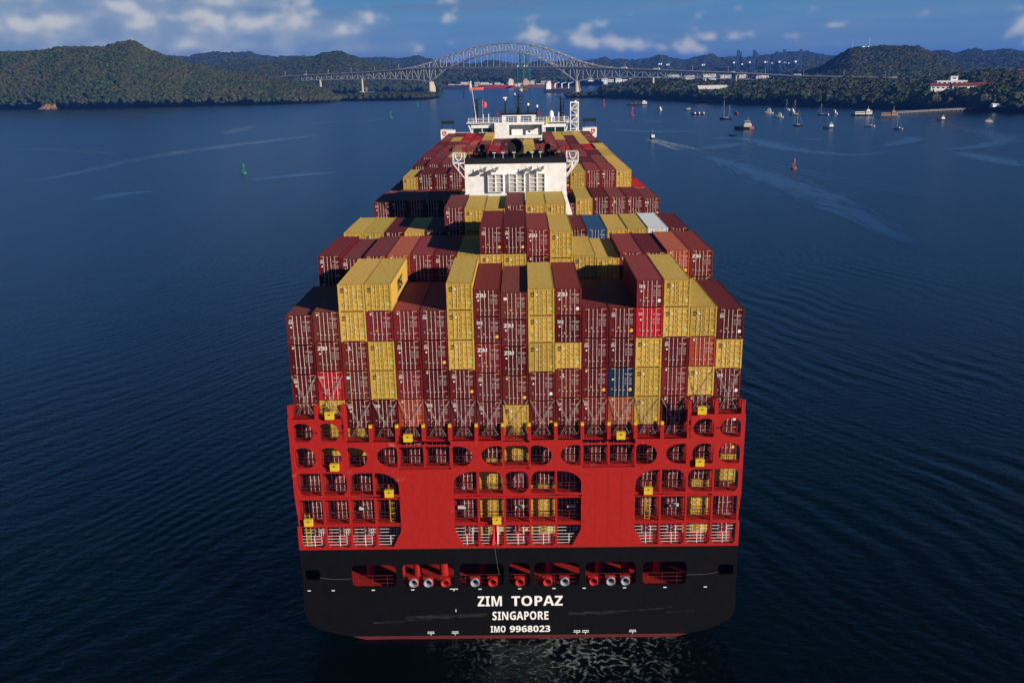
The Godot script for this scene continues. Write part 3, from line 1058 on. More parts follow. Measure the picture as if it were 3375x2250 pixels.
func make_casing():
	var cs := Node3D.new()
	cs.name = "engine_casing"
	ship.add_child(cs)
	var zf := -44.6
	var b := MB.new()
	b.span(Vector3(-6.95, 38.75, -52.5), Vector3(6.93, 42.75, zf))
	b.span(Vector3(-7.05, 38.4, -52.6), Vector3(7.0, 38.76, zf + 0.12))
	b.prism(PackedVector2Array([Vector2(-6.5, 38.4), Vector2(6.95, 38.4), Vector2(8.9, 32.0), Vector2(8.9, 10.2), Vector2(-6.5, 10.2)]), -52.0, zf)
	part(cs, "casing_wall", b.done(), mats.ship_white)
	# three louvred vents in projecting hoods
	for x in [-2.75, 0.12, 2.92]:
		var lv := Node3D.new()
		lv.name = "louvre"
		lv.position = Vector3(x, 39.05, zf)
		cs.add_child(lv, true)
		b = MB.new()
		b.span(Vector3(-1.08, 0.0, 0.0), Vector3(-0.98, 2.3, 0.42))
		b.span(Vector3(0.98, 0.0, 0.0), Vector3(1.08, 2.3, 0.42))
		b.span(Vector3(-1.12, 2.3, 0.0), Vector3(1.12, 2.4, 0.46))
		b.span(Vector3(-1.08, -0.08, 0.0), Vector3(1.08, 0.0, 0.42))
		b.span(Vector3(-0.1, 0.0, 0.0), Vector3(0.1, 2.3, 0.4))
		for h in [0.55, 1.12, 1.7]:
			b.span(Vector3(-0.98, h, 0.3), Vector3(0.98, h + 0.09, 0.38))
		part(lv, "louvre_frame", b.done(), mats.ship_white)
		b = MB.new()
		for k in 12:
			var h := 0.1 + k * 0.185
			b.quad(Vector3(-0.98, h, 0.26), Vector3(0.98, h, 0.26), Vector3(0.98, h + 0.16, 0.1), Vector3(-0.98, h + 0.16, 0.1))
		part(lv, "slats", b.done(), mat("slat_grey", 0.50, 0.48, 0.46, 0.6))  # slats in an even mid grey, darker than the white frame
	# black top with its coaming
	b = MB.new()
	b.span(Vector3(-6.95, 42.76, -52.5), Vector3(6.93, 43.45, zf - 0.1))
	for x in [-5.5, -3.2, 3.0, 5.4]:
		b.span(Vector3(x - 0.5, 43.45, -51), Vector3(x + 0.5, 44.0, -48.5))
	part(cs, "funnel_top", b.done(), mats.soot)
	# exhaust pipes leaning aft, mouths towards the stern
	for p in [[0.0, 45.0, 1.06], [-4.55, 44.9, 0.42], [4.45, 44.85, 0.42], [1.75, 44.0, 0.27], [-4.35, 43.9, 0.42], [4.5, 43.9, 0.36]]:
		b = MB.new()
		b.lathe(Vector3(p[0], p[1], -46.4), [[p[2] * 0.88, -0.6], [p[2] * 0.9, 0.02], [p[2], 0.02], [p[2], -2.6]], 22, Vector3(0, 0.12, 1))
		b.tube(Vector3(p[0], 43.4, -49.4), Vector3(p[0], p[1] - 0.2, -49.0), p[2] * 1.0, 16)
		b.tube(Vector3(p[0], p[1] - 0.1, -47.2), Vector3(p[0], p[1] - 0.08, -47.1), p[2] * 0.88, 18)
		part(cs, "exhaust_pipe", b.done(), mats.soot)
	# lamp brackets under the edge
	for x in [-4.6, -3.0, 1.6, 3.2]:
		b = MB.new()
		b.bar(Vector3(x, 42.1, zf), Vector3(x - 0.1, 42.05, zf + 1.0), 0.09)
		b.bar(Vector3(x + 0.7, 42.4, zf), Vector3(x + 0.2, 42.1, zf + 0.9), 0.07)
		b.span(Vector3(x - 0.5, 41.75, zf + 0.55), Vector3(x + 0.35, 42.0, zf + 1.1))
		b.span(Vector3(x + 0.3, 42.05, zf + 0.7), Vector3(x + 0.62, 42.4, zf + 1.15))
		b.bar(Vector3(x - 0.2, 42.0, zf + 0.8), Vector3(x - 0.2, 42.5, zf + 0.8), 0.08)
		part(cs, "lamp_bracket", b.done(), mat("bracket_grey", 0.16, 0.16, 0.16, 0.6))
	# platforms with white rails on both sides, and a red davit on each
	for sg in [-1.0, 1.0]:
		b = MB.new()
		var xi: float = sg * 6.98
		var xo: float = sg * 8.55
		var y0 := 43.0
		b.span(Vector3(minf(xi, xo), y0 - 0.1, -46.6), Vector3(maxf(xi, xo), y0 + 0.02, zf + 0.1))
		for zz in [-46.5, zf]:
			b.bar(Vector3(xi, 40.9, zz), Vector3(xo, y0 - 0.05, zz), 0.11)
			b.bar(Vector3(xi, y0 - 0.1, zz), Vector3(xo, y0 - 0.1, zz), 0.1)
			b.bar(Vector3((xi + xo) * 0.5, 41.95, zz), Vector3((xi + xo) * 0.5, y0, zz), 0.12)
			b.bar(Vector3(xi, 42.0, zz), Vector3((xi + xo) * 0.5, y0, zz), 0.1)
			for h in [0.4, 0.8, 1.2]:
				b.tube(Vector3(xi, y0 + h, zz), Vector3(xo, y0 + h, zz), 0.032 if h > 1.0 else 0.02, 5)
			b.tube(Vector3(xo, y0, zz), Vector3(xo, y0 + 1.2, zz), 0.045, 6)
			b.tube(Vector3(xi, y0, zz), Vector3(xi, y0 + 1.2, zz), 0.05, 6)
		for h in [0.4, 0.8, 1.2]:
			b.tube(Vector3(xo, y0 + h, -46.5), Vector3(xo, y0 + h, zf), 0.03, 5)
		for k in 8:
			var a0 := PI * k / 8.0
			var a1 := PI * (k + 1) / 8.0
			b.tube(Vector3((xi + xo) * 0.5 + cos(a0) * 0.45 * sg, y0 + 1.15 - sin(a0) * 0.85, zf + 0.12), Vector3((xi + xo) * 0.5 + cos(a1) * 0.45 * sg, y0 + 1.15 - sin(a1) * 0.85, zf + 0.12), 0.08, 6, -1, false)
		part(cs, "platform", b.done(), mats.rail_white)
		b = MB.new()
		b.bar(Vector3(sg * 6.3, 43.4, -47), Vector3(sg * 6.9, 44.9, -47), 0.16)
		b.bar(Vector3(sg * 6.9, 44.9, -47), Vector3(sg * 5.4, 43.9, -46.6), 0.14)
		b.span(Vector3(sg * 7.2 - 0.2, 44.2, -47.3), Vector3(sg * 7.2 + 0.2, 44.9, -46.8))
		b.bar(Vector3(sg * 7.2, 43.0, -47), Vector3(sg * 7.2, 44.3, -47), 0.14)
		part(cs, "davit", b.done(), mat("davit_red", 0.24, 0.02, 0.02, 0.5))
	for x in [-5.4, 4.6, 5.6]:
		b = MB.new()
		b.bar(Vector3(x, 43.4, -48), Vector3(x, 44.7, -48), 0.2)
		b.bar(Vector3(x, 44.7, -48), Vector3(x - 0.9, 45.2, -47.6), 0.11)
		b.bar(Vector3(x - 0.9, 45.2, -47.6), Vector3(x - 1.5, 44.2, -47.4), 0.09)
		part(cs, "hoist", b.done(), mats.davit_red)
	for x in [-2.9, -1.7, 2.3, 3.4, -0.2]:
		b = MB.new()
		b.tube(Vector3(x, 43.4, -45.2), Vector3(x, 44.2, -45.2), 0.035, 5)
		b.span(Vector3(x - 0.25, 44.15, -45.3), Vector3(x + 0.25, 44.28, -45.1))
		part(cs, "roof_lamp", b.done(), mats.galv)


func make_bridge_house():
	var bh := Node3D.new()
	bh.name = "bridge_house"
	ship.add_child(bh)
	var zf := -172.0
	var b := MB.new()
	# accommodation block below, mostly hidden by cargo
	b.span(Vector3(-13.0, 10.2, -186), Vector3(13.0, 37.3, -173.2))
	# casing towards the stern with a deep recess on its right half
	b.span(Vector3(-6.55, 37.0, -178), Vector3(-2.6, 41.0, zf))
	b.span(Vector3(6.3, 37.0, -178), Vector3(6.95, 41.0, zf))
	b.span(Vector3(-2.6, 40.55, -178), Vector3(6.3, 41.0, zf))
	b.span(Vector3(-2.6, 37.0, -178), Vector3(6.3, 37.75, zf))
	b.span(Vector3(-2.6, 37.75, -178), Vector3(6.3, 40.55, -176.0))
	part(bh, "casing", b.done(), mats.ship_white)
	b = MB.new()
	b.span(Vector3(-1.9, 37.8, -174.5), Vector3(1.1, 39.3, -172.6))
	b.span(Vector3(-1.95, 38.6, -174.5), Vector3(1.15, 38.65, -172.55))
	part(bh, "locker", b.done(), mats.white_plain)
	var lb := Node3D.new()
	lb.name = "rescue_boat"
	lb.position = Vector3(3.9, 37.85, -173.6)
	bh.add_child(lb)
	b = MB.new()
	b.prism(PackedVector2Array([Vector2(-2.0, 0.25), Vector2(-1.8, 0.0), Vector2(1.7, 0.0), Vector2(2.1, 0.7), Vector2(2.1, 1.4), Vector2(1.2, 1.75), Vector2(-0.2, 1.2), Vector2(-2.0, 1.0)]), -0.8, 0.8)
	part(lb, "boat_hull", b.done(), mats.ship_white)
	b = MB.new()
	b.span(Vector3(-1.3, 0.62, 0.8), Vector3(-0.7, 1.08, 0.83))
	part(lb, "boat_window", b.done(), mats.black)
	# wheelhouse with dark windows on both sides of the casing
	b = MB.new()
	for sg in [-1.0, 1.0]:
		b.span(Vector3(sg * 6.96, 37.3, -180), Vector3(sg * 12.6, 38.3, -173.5))
		b.span(Vector3(sg * 6.96, 39.75, -180), Vector3(sg * 12.9, 40.75, -173.3))
		for x in [7.2, 9.95, 12.5]:
			b.span(Vector3(sg * x - 0.1, 38.3, -173.8), Vector3(sg * x + 0.1, 39.75, -173.5))
		# flared bridge roof corner with a curved bracket
		b.bar(Vector3(sg * 12.6, 38.2, -173.6), Vector3(sg * 13.9, 41.4, -173.6), 0.35)
		b.span(Vector3(sg * 12.4, 40.7, -180), Vector3(sg * 14.1, 41.3, -173.2))
	part(bh, "wheelhouse", b.done(), mats.ship_white)
	for x in [-11.2, -8.55, 8.55, 11.2]:
		b = MB.new()
		b.span(Vector3(x - 1.25, 38.3, -173.85), Vector3(x + 1.25, 39.75, -173.75))
		part(bh, "window", b.done(), mats.glass_dark)
	b = MB.new()
	b.span(Vector3(-12.4, 37.3, -179), Vector3(12.4, 40.0, -176.5))
	part(bh, "wheelhouse_core", b.done(), mats.ship_white)
	# bridge wings
	b = MB.new()
	b.span(Vector3(-21.2, 37.2, -179), Vector3(21.2, 37.5, -173.0))
	for sg in [-1.0, 1.0]:
		b.prism(PackedVector2Array([Vector2(sg * 17.4, 39.35), Vector2(sg * 21.2, 39.5), Vector2(sg * 21.2, 37.0), Vector2(sg * 20.2, 36.6), Vector2(sg * 19.0, 37.45), Vector2(sg * 17.4, 38.6)]), -177, -172.8)
		# rails along the wing
		for h in [0.4, 0.8, 1.2]:
			b.tube(Vector3(sg * 12.6, 37.5 + h, -173.1), Vector3(sg * 17.4, 37.5 + h, -173.1), 0.05, 5)
		for k in 7:
			b.tube(Vector3(sg * (12.8 + k * 0.75), 37.5, -173.1), Vector3(sg * (12.8 + k * 0.75), 38.7, -173.1), 0.05, 5)
	part(bh, "bridge_wing", b.done(), mats.ship_white)
	for sg in [-1.0, 1.0]:
		b = MB.new()
		b.prism(PackedVector2Array([Vector2(sg * 20.2 - 0.5, 39.1), Vector2(sg * 20.2 + 0.5, 39.1), Vector2(sg * 20.2 + 0.5, 38.3), Vector2(sg * 20.2, 37.8), Vector2(sg * 20.2 - 0.5, 38.3)]), -172.8, -172.72)
		part(bh, "shield_emblem", b.done(), mat("emblem_red", 0.5, 0.02, 0.03, 0.5))
		b = MB.new()
		b.span(Vector3(sg * 20.2 - 0.25, 38.25, -172.72), Vector3(sg * 20.2 - 0.08, 38.9, -172.69))
		b.span(Vector3(sg * 20.2 - 0.1, 38.25, -172.72), Vector3(sg * 20.2 + 0.25, 38.42, -172.69))
		part(bh, "shield_letter", b.done(), mats.white_plain)
		# awning over the wing end
		b = MB.new()
		b.box(Vector3(sg * 19.3, 41.35, -174.8), Vector3(3.4, 0.75, 2.6))
		for e in [-1.5, 1.5]:
			b.tube(Vector3(sg * 19.3 + e, 39.3, -173.6), Vector3(sg * 19.3 + e, 41.3, -173.6), 0.07, 5)
		part(bh, "awning", b.done(), mat("awning_green", 0.010, 0.022, 0.016, 0.8))
	for x in [-10.6, -9.6, -8.7]:
		b = MB.new()
		b.tube(Vector3(x, 37.5, -172.6), Vector3(x, 38.7, -172.6), 0.22, 8)
		part(bh, "vent_post", b.done(), mats.white_plain)
	b = MB.new()
	b.span(Vector3(-11.2, 37.0, -172.9), Vector3(-8.0, 37.45, -172.2))
	part(bh, "vent_base", b.done(), mats.white_plain)
	# monkey island: rails, arched supports and a black roof
	b = MB.new()
	b.span(Vector3(-13.6, 41.0, -180), Vector3(13.6, 41.15, -172.6))
	for h in [0.45, 0.9, 1.3]:
		b.tube(Vector3(-13.6, 41.1 + h, -172.7), Vector3(13.6, 41.1 + h, -172.7), 0.05, 5)
	var x := -13.6
	while x <= 13.6:
		b.tube(Vector3(x, 41.1, -172.7), Vector3(x, 42.4, -172.7), 0.05, 5)
		x += 1.36
	for q in [-11.6, -9.6, -8.1, -6.3, 7.6, 8.9, 9.7, 10.9, 12.4]:
		b.tube(Vector3(q, 41.1, -173.6), Vector3(q, 43.0 + 0.7 * sin(q * 3.0), -173.6), 0.14, 6)
	part(bh, "upper_deck", b.done(), mats.rail_white)
	b = MB.new()
	for q in [-3.9, 0.15, 4.1]:
		b.span(Vector3(q - 0.55, 41.15, -175), Vector3(q + 0.55, 43.1, -173.4))
	b.span(Vector3(-4.5, 42.75, -176), Vector3(4.7, 43.1, -173.3))
	part(bh, "roof_support", b.done(), mats.ship_white)
	b = MB.new()
	b.span(Vector3(-4.9, 43.11, -177), Vector3(5.0, 43.45, -173.2))
	for h in [0.5, 1.0]:
		b.tube(Vector3(-4.9, 43.4 + h, -173.3), Vector3(5.0, 43.4 + h, -173.3), 0.04, 5)
	for k in 8:
		b.tube(Vector3(-4.9 + k * 1.41, 43.4, -173.3), Vector3(-4.9 + k * 1.41, 44.4, -173.3), 0.04, 5)
	part(bh, "roof_deck", b.done(), mats.black)
	# masts
	b = MB.new()
	b.tube(Vector3(0.05, 43.4, -175), Vector3(0.05, 45.3, -175), 0.55, 8, 0.3)
	b.tube(Vector3(0.05, 45.3, -175), Vector3(0.05, 48.6, -175), 0.22, 8)
	for q in [[45.0, 0.9], [45.9, 1.15], [46.9, 1.15], [47.8, 1.15]]:
		b.bar(Vector3(0.05 - q[1], q[0], -175), Vector3(0.05 + q[1], q[0], -175), 0.14)
		for e in [-1.0, 1.0]:
			b.bar(Vector3(0.05 + e * q[1], q[0], -175), Vector3(0.05 + e * q[1], q[0] + 0.35, -175), 0.14)
	b.tube(Vector3(0.9, 47.8, -175), Vector3(1.0, 49.2, -175), 0.07, 5)
	part(bh, "main_mast", b.done(), mats.black)
	b = MB.new()
	b.span(Vector3(-0.95, 48.2, -175.1), Vector3(-0.75, 48.8, -174.9))
	b.span(Vector3(0.93, 49.1, -175.1), Vector3(1.1, 49.7, -174.9))
	part(bh, "mast_lamp", b.done(), mats.white_plain)
	b = MB.new()
	b.tube(Vector3(-3.55, 43.4, -175), Vector3(-3.55, 47.0, -175), 0.2, 8, 0.13)
	part(bh, "radar_mast", b.done(), mats.black)
	b = MB.new()
	b.span(Vector3(-4.1, 47.45, -175.2), Vector3(-3.0, 47.75, -174.8))
	b.tube(Vector3(-3.55, 46.9, -175), Vector3(-3.55, 47.45, -175), 0.22, 8)
	part(bh, "radar_scanner", b.done(), mats.white_plain)
	for q in [[2.65, 45.4, 0.3], [5.1, 44.9, 0.26]]:
		b = MB.new()
		b.tube(Vector3(q[0], 43.4, -175), Vector3(q[0], q[1], -175), 0.16, 8)
		part(bh, "aerial_mast", b.done(), mats.black)
		b = MB.new()
		b.lathe(Vector3(q[0], q[1], -175), [[0.0, 0.0], [q[2], 0.02], [q[2] * 1.1, 0.4], [q[2] * 0.7, 0.65], [0, 0.72]], 10)
		part(bh, "aerial_dome", b.done(), mats.white_plain)
	for q in [[-11.2, 47.4, 1.0], [11.5, 47.7, -1.0]]:
		b = MB.new()
		b.tube(Vector3(q[0], 41.1, -175), Vector3(q[0], q[1], -175), 0.3, 8, 0.2)
		b.bar(Vector3(q[0] - 0.6, 41.1, -175), Vector3(q[0], 43.6, -175), 0.16)
		b.bar(Vector3(q[0] + 0.6, 41.1, -175), Vector3(q[0], 43.6, -175), 0.16)
		b.bar(Vector3(q[0], q[1], -175), Vector3(q[0] + q[2] * 1.6, q[1], -175), 0.12)
		for k in 5:
			var h: float = 43.4 + k * 0.9
			b.bar(Vector3(q[0] - q[2] * 0.75, h, -175), Vector3(q[0] + q[2] * 0.3, h, -175), 0.12)
			b.span(Vector3(q[0] - q[2] * 0.75 - 0.14, h - 0.25, -175.1), Vector3(q[0] - q[2] * 0.75 + 0.14, h + 0.35, -174.9))
		part(bh, "signal_mast", b.done(), mats.black)
	b = MB.new()
	b.tube(Vector3(-11.4, 41.3, -174), Vector3(-12.6, 51.3, -174), 0.09, 6, 0.05)
	part(bh, "whip_aerial", b.done(), mats.white_plain)
	b = MB.new()
	b.lathe(Vector3(8.9, 41.2, -174), [[0.35, 0.0], [0.35, 1.0], [0.62, 1.05], [0.68, 1.7], [0.62, 2.3], [0.4, 2.75], [0.0, 2.95]], 14)
	part(bh, "radome", b.done(), mats.white_plain)
	b = MB.new()
	b.span(Vector3(7.35, 40.6, -172.9), Vector3(7.95, 42.2, -172.5))
	part(bh, "liferaft_rack", b.done(), mat("safety_yellow", 0.62, 0.50, 0.05, 0.6))
	for e in [-5.4, 5.7]:
		b = MB.new()
		b.bar(Vector3(e, 41.2, -173), Vector3(e - 0.3, 44.0, -173), 0.2)
		b.bar(Vector3(e - 0.3, 44.0, -173), Vector3(e + 0.9, 42.9, -173), 0.18)
		part(bh, "provision_crane", b.done(), mats.davit_red)
	# white lattice tower on the starboard wing
	b = MB.new()
	for cx in [14.1, 16.2]:
		for cz in [-174.8, -173.0]:
			b.bar(Vector3(cx, 37.4, cz), Vector3(cx, 46.2, cz), 0.24)
	for k in 5:
		var y0 := 37.5 + k * 1.75
		for cz in [-174.8, -173.0]:
			b.bar(Vector3(14.1, y0, cz), Vector3(16.2, y0, cz), 0.16)
			if k % 2 == 0:
				b.bar(Vector3(14.1, y0, cz), Vector3(16.2, y0 + 1.75, cz), 0.16)
			else:
				b.bar(Vector3(16.2, y0, cz), Vector3(14.1, y0 + 1.75, cz), 0.16)
	b.span(Vector3(14.0, 46.0, -174.9), Vector3(16.3, 46.3, -172.9))
	b.tube(Vector3(15.4, 37.4, -173.9), Vector3(15.4, 46.6, -173.9), 0.3, 8)
	part(bh, "lattice_tower", b.done(), mats.rail_white)
	var f := thing("signal_flag", "small red and white flag flying beside the left bridge mast", "flag", Vector3(-9.7, 45.2, -174.9))
	b = MB.new()
	b.quad(Vector3(0, 0, 0), Vector3(0.55, -0.2, 0.1), Vector3(0.55, 1.5, 0.1), Vector3(0, 1.7, 0))
	part(f, "hoist_half", b.done(), mats.flag_red)
	b = MB.new()
	b.quad(Vector3(0.55, -0.2, 0.1), Vector3(1.1, 0.1, 0.0), Vector3(1.1, 1.2, 0.0), Vector3(0.55, 1.5, 0.1))
	part(f, "fly_half", b.done(), mat("flag_pale", 0.6, 0.12, 0.16, 0.8))
	b = MB.new()
	b.tube(Vector3(-9.7, 41.0, -174.9), Vector3(-9.7, 47.4, -174.9), 0.03, 4)
	part(bh, "flag_halyard", b.done(), mats.galv)


# ---------------------------------------------------------------- containers
const CL := 12.19
const CW := 2.438
const TOP := 33.6
var cm := {}
var logo_mesh := {}
var paint := {}
const ORD := ["first", "second", "third", "fourth", "fifth", "sixth", "seventh", "eighth", "ninth"]


func corrugated(b: MB, o: Vector3, along: Vector3, up: Vector3, out: Vector3, length: float, height: float, pitch: float, depth: float):
	# a wall of trapezoidal ribs: runs along 'along', rises along 'up', faces 'out'
	var n := int(length / pitch)
	var p := length / n
	var prof := [[0.0, 0.0], [0.26, 0.0], [0.5, -1.0], [0.76, -1.0], [1.0, 0.0]]
	for i in n:
		for k in 4:
			var a: Vector3 = o + along * ((i + prof[k][0]) * p) + out * (prof[k][1] * depth)
			var c: Vector3 = o + along * ((i + prof[k + 1][0]) * p) + out * (prof[k + 1][1] * depth)
			b.quad(a, c, c + up * height, a + up * height)


func container_meshes(key: String, h: float):
	var hw := CW * 0.5
	var b := MB.new()
	# side walls and front wall
	corrugated(b, Vector3(hw - 0.03, 0.16, -CL + 0.16), Vector3(0, 0, 1), Vector3.UP, Vector3(1, 0, 0), CL - 0.32, h - 0.26, 0.28, 0.036)
	corrugated(b, Vector3(-hw + 0.03, 0.16, -0.16), Vector3(0, 0, -1), Vector3.UP, Vector3(-1, 0, 0), CL - 0.32, h - 0.26, 0.28, 0.036)
	corrugated(b, Vector3(hw - 0.16, 0.16, -CL + 0.04), Vector3(-1, 0, 0), Vector3.UP, Vector3(0, 0, -1), CW - 0.32, h - 0.26, 0.25, 0.04)
	b.quad(Vector3(-hw + 0.05, 0.14, -CL + 0.05), Vector3(hw - 0.05, 0.14, -CL + 0.05), Vector3(hw - 0.05, 0.14, -0.1), Vector3(-hw + 0.05, 0.14, -0.1))
	cm[key + "body"] = b.done()
	b = MB.new()
	corrugated(b, Vector3(-hw + 0.03, h - 0.03, -0.16), Vector3(0, 0, -1), Vector3(CW - 0.06, 0, 0).normalized(), Vector3.UP, CL - 0.32, CW - 0.06, 0.42, 0.02)
	cm[key + "roof"] = b.done()
	b = MB.new()
	# corner posts, rails, header, sill and corner castings
	for sx in [-1.0, 1.0]:
		for z in [-0.08, -CL + 0.08]:
			b.box(Vector3(sx * (hw - 0.075), h * 0.5, z), Vector3(0.14, h - 0.2, 0.13))
			for y in [0.06, h - 0.06]:
				b.box(Vector3(sx * (hw - 0.081), y, z - 0.003 * signf(z + 6.0)), Vector3(0.162, 0.118, 0.166))
		b.box(Vector3(sx * (hw - 0.03), h - 0.05, -CL * 0.5), Vector3(0.055, 0.07, CL - 0.34))
		b.box(Vector3(sx * (hw - 0.03), 0.08, -CL * 0.5), Vector3(0.055, 0.14, CL - 0.34))
	for z in [-0.07, -CL + 0.07]:
		b.box(Vector3(0, h - 0.095, z * 1.0 - 0.02 * signf(z + 6.0)), Vector3(CW - 0.33, 0.09, 0.12))
		b.box(Vector3(0, 0.115, z - 0.02 * signf(z + 6.0)), Vector3(CW - 0.33, 0.09, 0.12))
	cm[key + "frame"] = b.done()
	# door leaf: flat rim and five horizontal recesses
	for s in 2:
		b = MB.new()
		var x0 := -hw + 0.15 if s == 0 else 0.012
		var x1 := -0.012 if s == 0 else hw - 0.15
		var y0 := 0.16
		var y1 := h - 0.13
		var zf := -0.055
		var zr := -0.095
		var ys := PackedFloat32Array([y0])
		var zs := PackedFloat32Array([zf])
		var n := 5
		var step := (y1 - y0) / n
		for i in n:
			var c := y0 + step * (i + 0.5)
			for q in [[-0.30, zf], [-0.22, zr], [0.22, zr], [0.30, zf]]:
				ys.append(c + step * q[0])
				zs.append(q[1])
		ys.append(y1)
		zs.append(zf)
		for i in ys.size() - 1:
			b.quad(Vector3(x0 + 0.05, ys[i], zs[i]), Vector3(x1 - 0.05, ys[i], zs[i]), Vector3(x1 - 0.05, ys[i + 1], zs[i + 1]), Vector3(x0 + 0.05, ys[i + 1], zs[i + 1]))
		b.box(Vector3(x0 + 0.03, (y0 + y1) * 0.5, zf - 0.02), Vector3(0.06, y1 - y0, 0.05))
		b.box(Vector3(x1 - 0.03, (y0 + y1) * 0.5, zf - 0.02), Vector3(0.06, y1 - y0, 0.05))
		cm[key + "door%d" % s] = b.done()
	# locking bar with its brackets and handle
	b = MB.new()
	b.tube(Vector3(0, 0.1, -0.025), Vector3(0, h - 0.07, -0.025), 0.021, 6)
	for y in [0.14, h * 0.35, h * 0.65, h - 0.12]:
		b.box(Vector3(0, y, -0.03), Vector3(0.065, 0.06, 0.05))
	b.box(Vector3(0.08, h * 0.235, -0.02), Vector3(0.2, 0.03, 0.025))
	b.box(Vector3(0.02, h * 0.235, -0.015), Vector3(0.05, 0.1, 0.04))
	cm[key + "bar"] = b.done()
	b = MB.new()
	for x in [-0.61, -0.22, 0.16, 0.585]:
		b.box(Vector3(x, h * 0.5, -0.03), Vector3(0.05, h - 0.2, 0.04))
	cm[key + "bars"] = b.done()
	# rubber seal round and between the leaves
	b = MB.new()
	b.box(Vector3(0, h * 0.5 + 0.01, -0.075), Vector3(0.03, h - 0.3, 0.03))
	for sx in [-1.0, 1.0]:
		b.box(Vector3(sx * (hw - 0.148), h * 0.5, -0.07), Vector3(0.022, h - 0.3, 0.03))
	b.box(Vector3(0, 0.163, -0.068), Vector3(CW - 0.33, 0.016, 0.03))
	b.box(Vector3(0, h - 0.128, -0.068), Vector3(CW - 0.33, 0.014, 0.03))
	cm[key + "seal"] = b.done()
	# print: rows of short dashes (size code, weights) on the right leaf
	for variant in 3:
		b = MB.new()
		var z := -0.049
		var d := func(fx0: float, fx1: float, fy: float, hh: float):
			var y: float = h * (1.0 - fy)
			b.quad(Vector3(-hw + CW * fx0, y - hh, z), Vector3(-hw + CW * fx1, y - hh, z), Vector3(-hw + CW * fx1, y, z), Vector3(-hw + CW * fx0, y, z))
		var r2 := RandomNumberGenerator.new()
		r2.seed = 100 + variant
		for k in 4:
			d.call(0.64 + k * 0.026, 0.658 + k * 0.026, 0.205, 0.085)
		for k in 6:
			d.call(0.765 + k * 0.026, 0.783 + k * 0.026, 0.205, 0.085)
		for k in 4:
			d.call(0.785 + k * 0.024, 0.80 + k * 0.024, 0.26, 0.07)
		for row in 4 + variant % 2:
			var y := 0.36 + row * 0.052
			var x := 0.625
			while x < 0.70:
				var w := 0.010 + r2.randf() * 0.02
				d.call(x, x + w, y, 0.045)
				x += w + 0.008
			x = 0.785
			while x < 0.89:
				var w := 0.010 + r2.randf() * 0.024
				d.call(x, x + w, y, 0.05)
				x += w + 0.008
		if variant != 1:
			d.call(0.86, 0.93, 0.93, 0.05)
			d.call(0.80, 0.92, 0.74, 0.03)
		cm[key + "print%d" % variant] = b.done()
	# caution bars at the header corners
	b = MB.new()
	for sx in [-1.0, 1.0]:
		for k in 4:
			b.quad(Vector3(sx * (0.62 + k * 0.1), h - 0.115, -0.008), Vector3(sx * (0.62 + k * 0.1) + 0.05, h - 0.115, -0.008), Vector3(sx * (0.62 + k * 0.1) + 0.075, h - 0.025, -0.008), Vector3(sx * (0.62 + k * 0.1) + 0.025, h - 0.025, -0.008))
	cm[key + "caution"] = b.done()


func make_logos():
	var add := func(key: String, list: Array):
		var out := ArrayMesh.new()
		var st := SurfaceTool.new()
		st.begin(Mesh.PRIMITIVE_TRIANGLES)
		for e in list:
			st.append_from(e[0], 0, Transform3D(Basis(), e[1]))
		out = st.commit()
		logo_mesh[key] = out
	# large wordmark
	add.call("Z", [[text_mesh("Z", 0.34, 0.36), Vector3(-1.0, -0.2, 0)], [text_mesh("I", 0.09, 0.36), Vector3(-0.60, -0.2, 0)], [text_mesh("M", 0.36, 0.36), Vector3(-0.47, -0.2, 0)]])
	# small wordmark with seven stars above
	var stars := MB.new()
	for k in 7:
		stars.box(Vector3(-1.0 + (k if k < 4 else k - 3.5) * 0.105 + 0.05, 0.05 if k < 4 else 0.17, 0.004), Vector3(0.062, 0.062, 0.008))
	add.call("z", [[text_mesh("ZIM", 0.42, 0.2), Vector3(-1.0, -0.22, 0)], [stars.done(), Vector3.ZERO]])
	add.call("t", [[text_mesh("tex", 0.56, 0.36, 0.012, true, true), Vector3(-1.0, -0.2, 0)]])
	add.call("C", [[text_mesh("CAI", 0.44, 0.22), Vector3(-1.0, -0.1, 0)]])
	add.call("y", [[text_mesh("m", 0.30, 0.24), Vector3(-0.98, -0.06, 0)], [text_mesh("sc", 0.26, 0.16), Vector3(-0.96, -0.26, 0)]])
	var one := MB.new()
	one.box(Vector3(-0.56, -0.2, 0.004), Vector3(0.5, 0.05, 0.008))
	add.call("1", [[text_mesh("1", 0.18, 0.3), Vector3(-0.62, -0.16, 0)], [one.done(), Vector3.ZERO]])
	var st2 := MB.new()
	st2.box(Vector3(-0.78, -0.05, 0.004), Vector3(0.34, 0.26, 0.008))
	add.call("w", [[st2.done(), Vector3.ZERO]])
	# small round and square plates on the left leaf
	var disc := MB.new()
	disc.tube(Vector3(0, 0, 0), Vector3(0, 0, 0.008), 0.085, 12)
	logo_mesh["disc"] = disc.done()
	var tri := MB.new()
	tri.prism(PackedVector2Array([Vector2(-0.09, -0.08), Vector2(0.09, -0.08), Vector2(0, 0.09)]), 0.0, 0.008)
	logo_mesh["tri"] = tri.done()
	var sq := MB.new()
	sq.box(Vector3(0, 0, 0.004), Vector3(0.16, 0.2, 0.008))
	logo_mesh["plate"] = sq.done()
	sq = MB.new()
	sq.box(Vector3(0, 0, 0.004), Vector3(0.26, 0.17, 0.008))
	logo_mesh["sticker"] = sq.done()
	sq = MB.new()
	sq.box(Vector3(0, 0, 0.004), Vector3(0.24, 0.30, 0.008))
	logo_mesh["placard"] = sq.done()


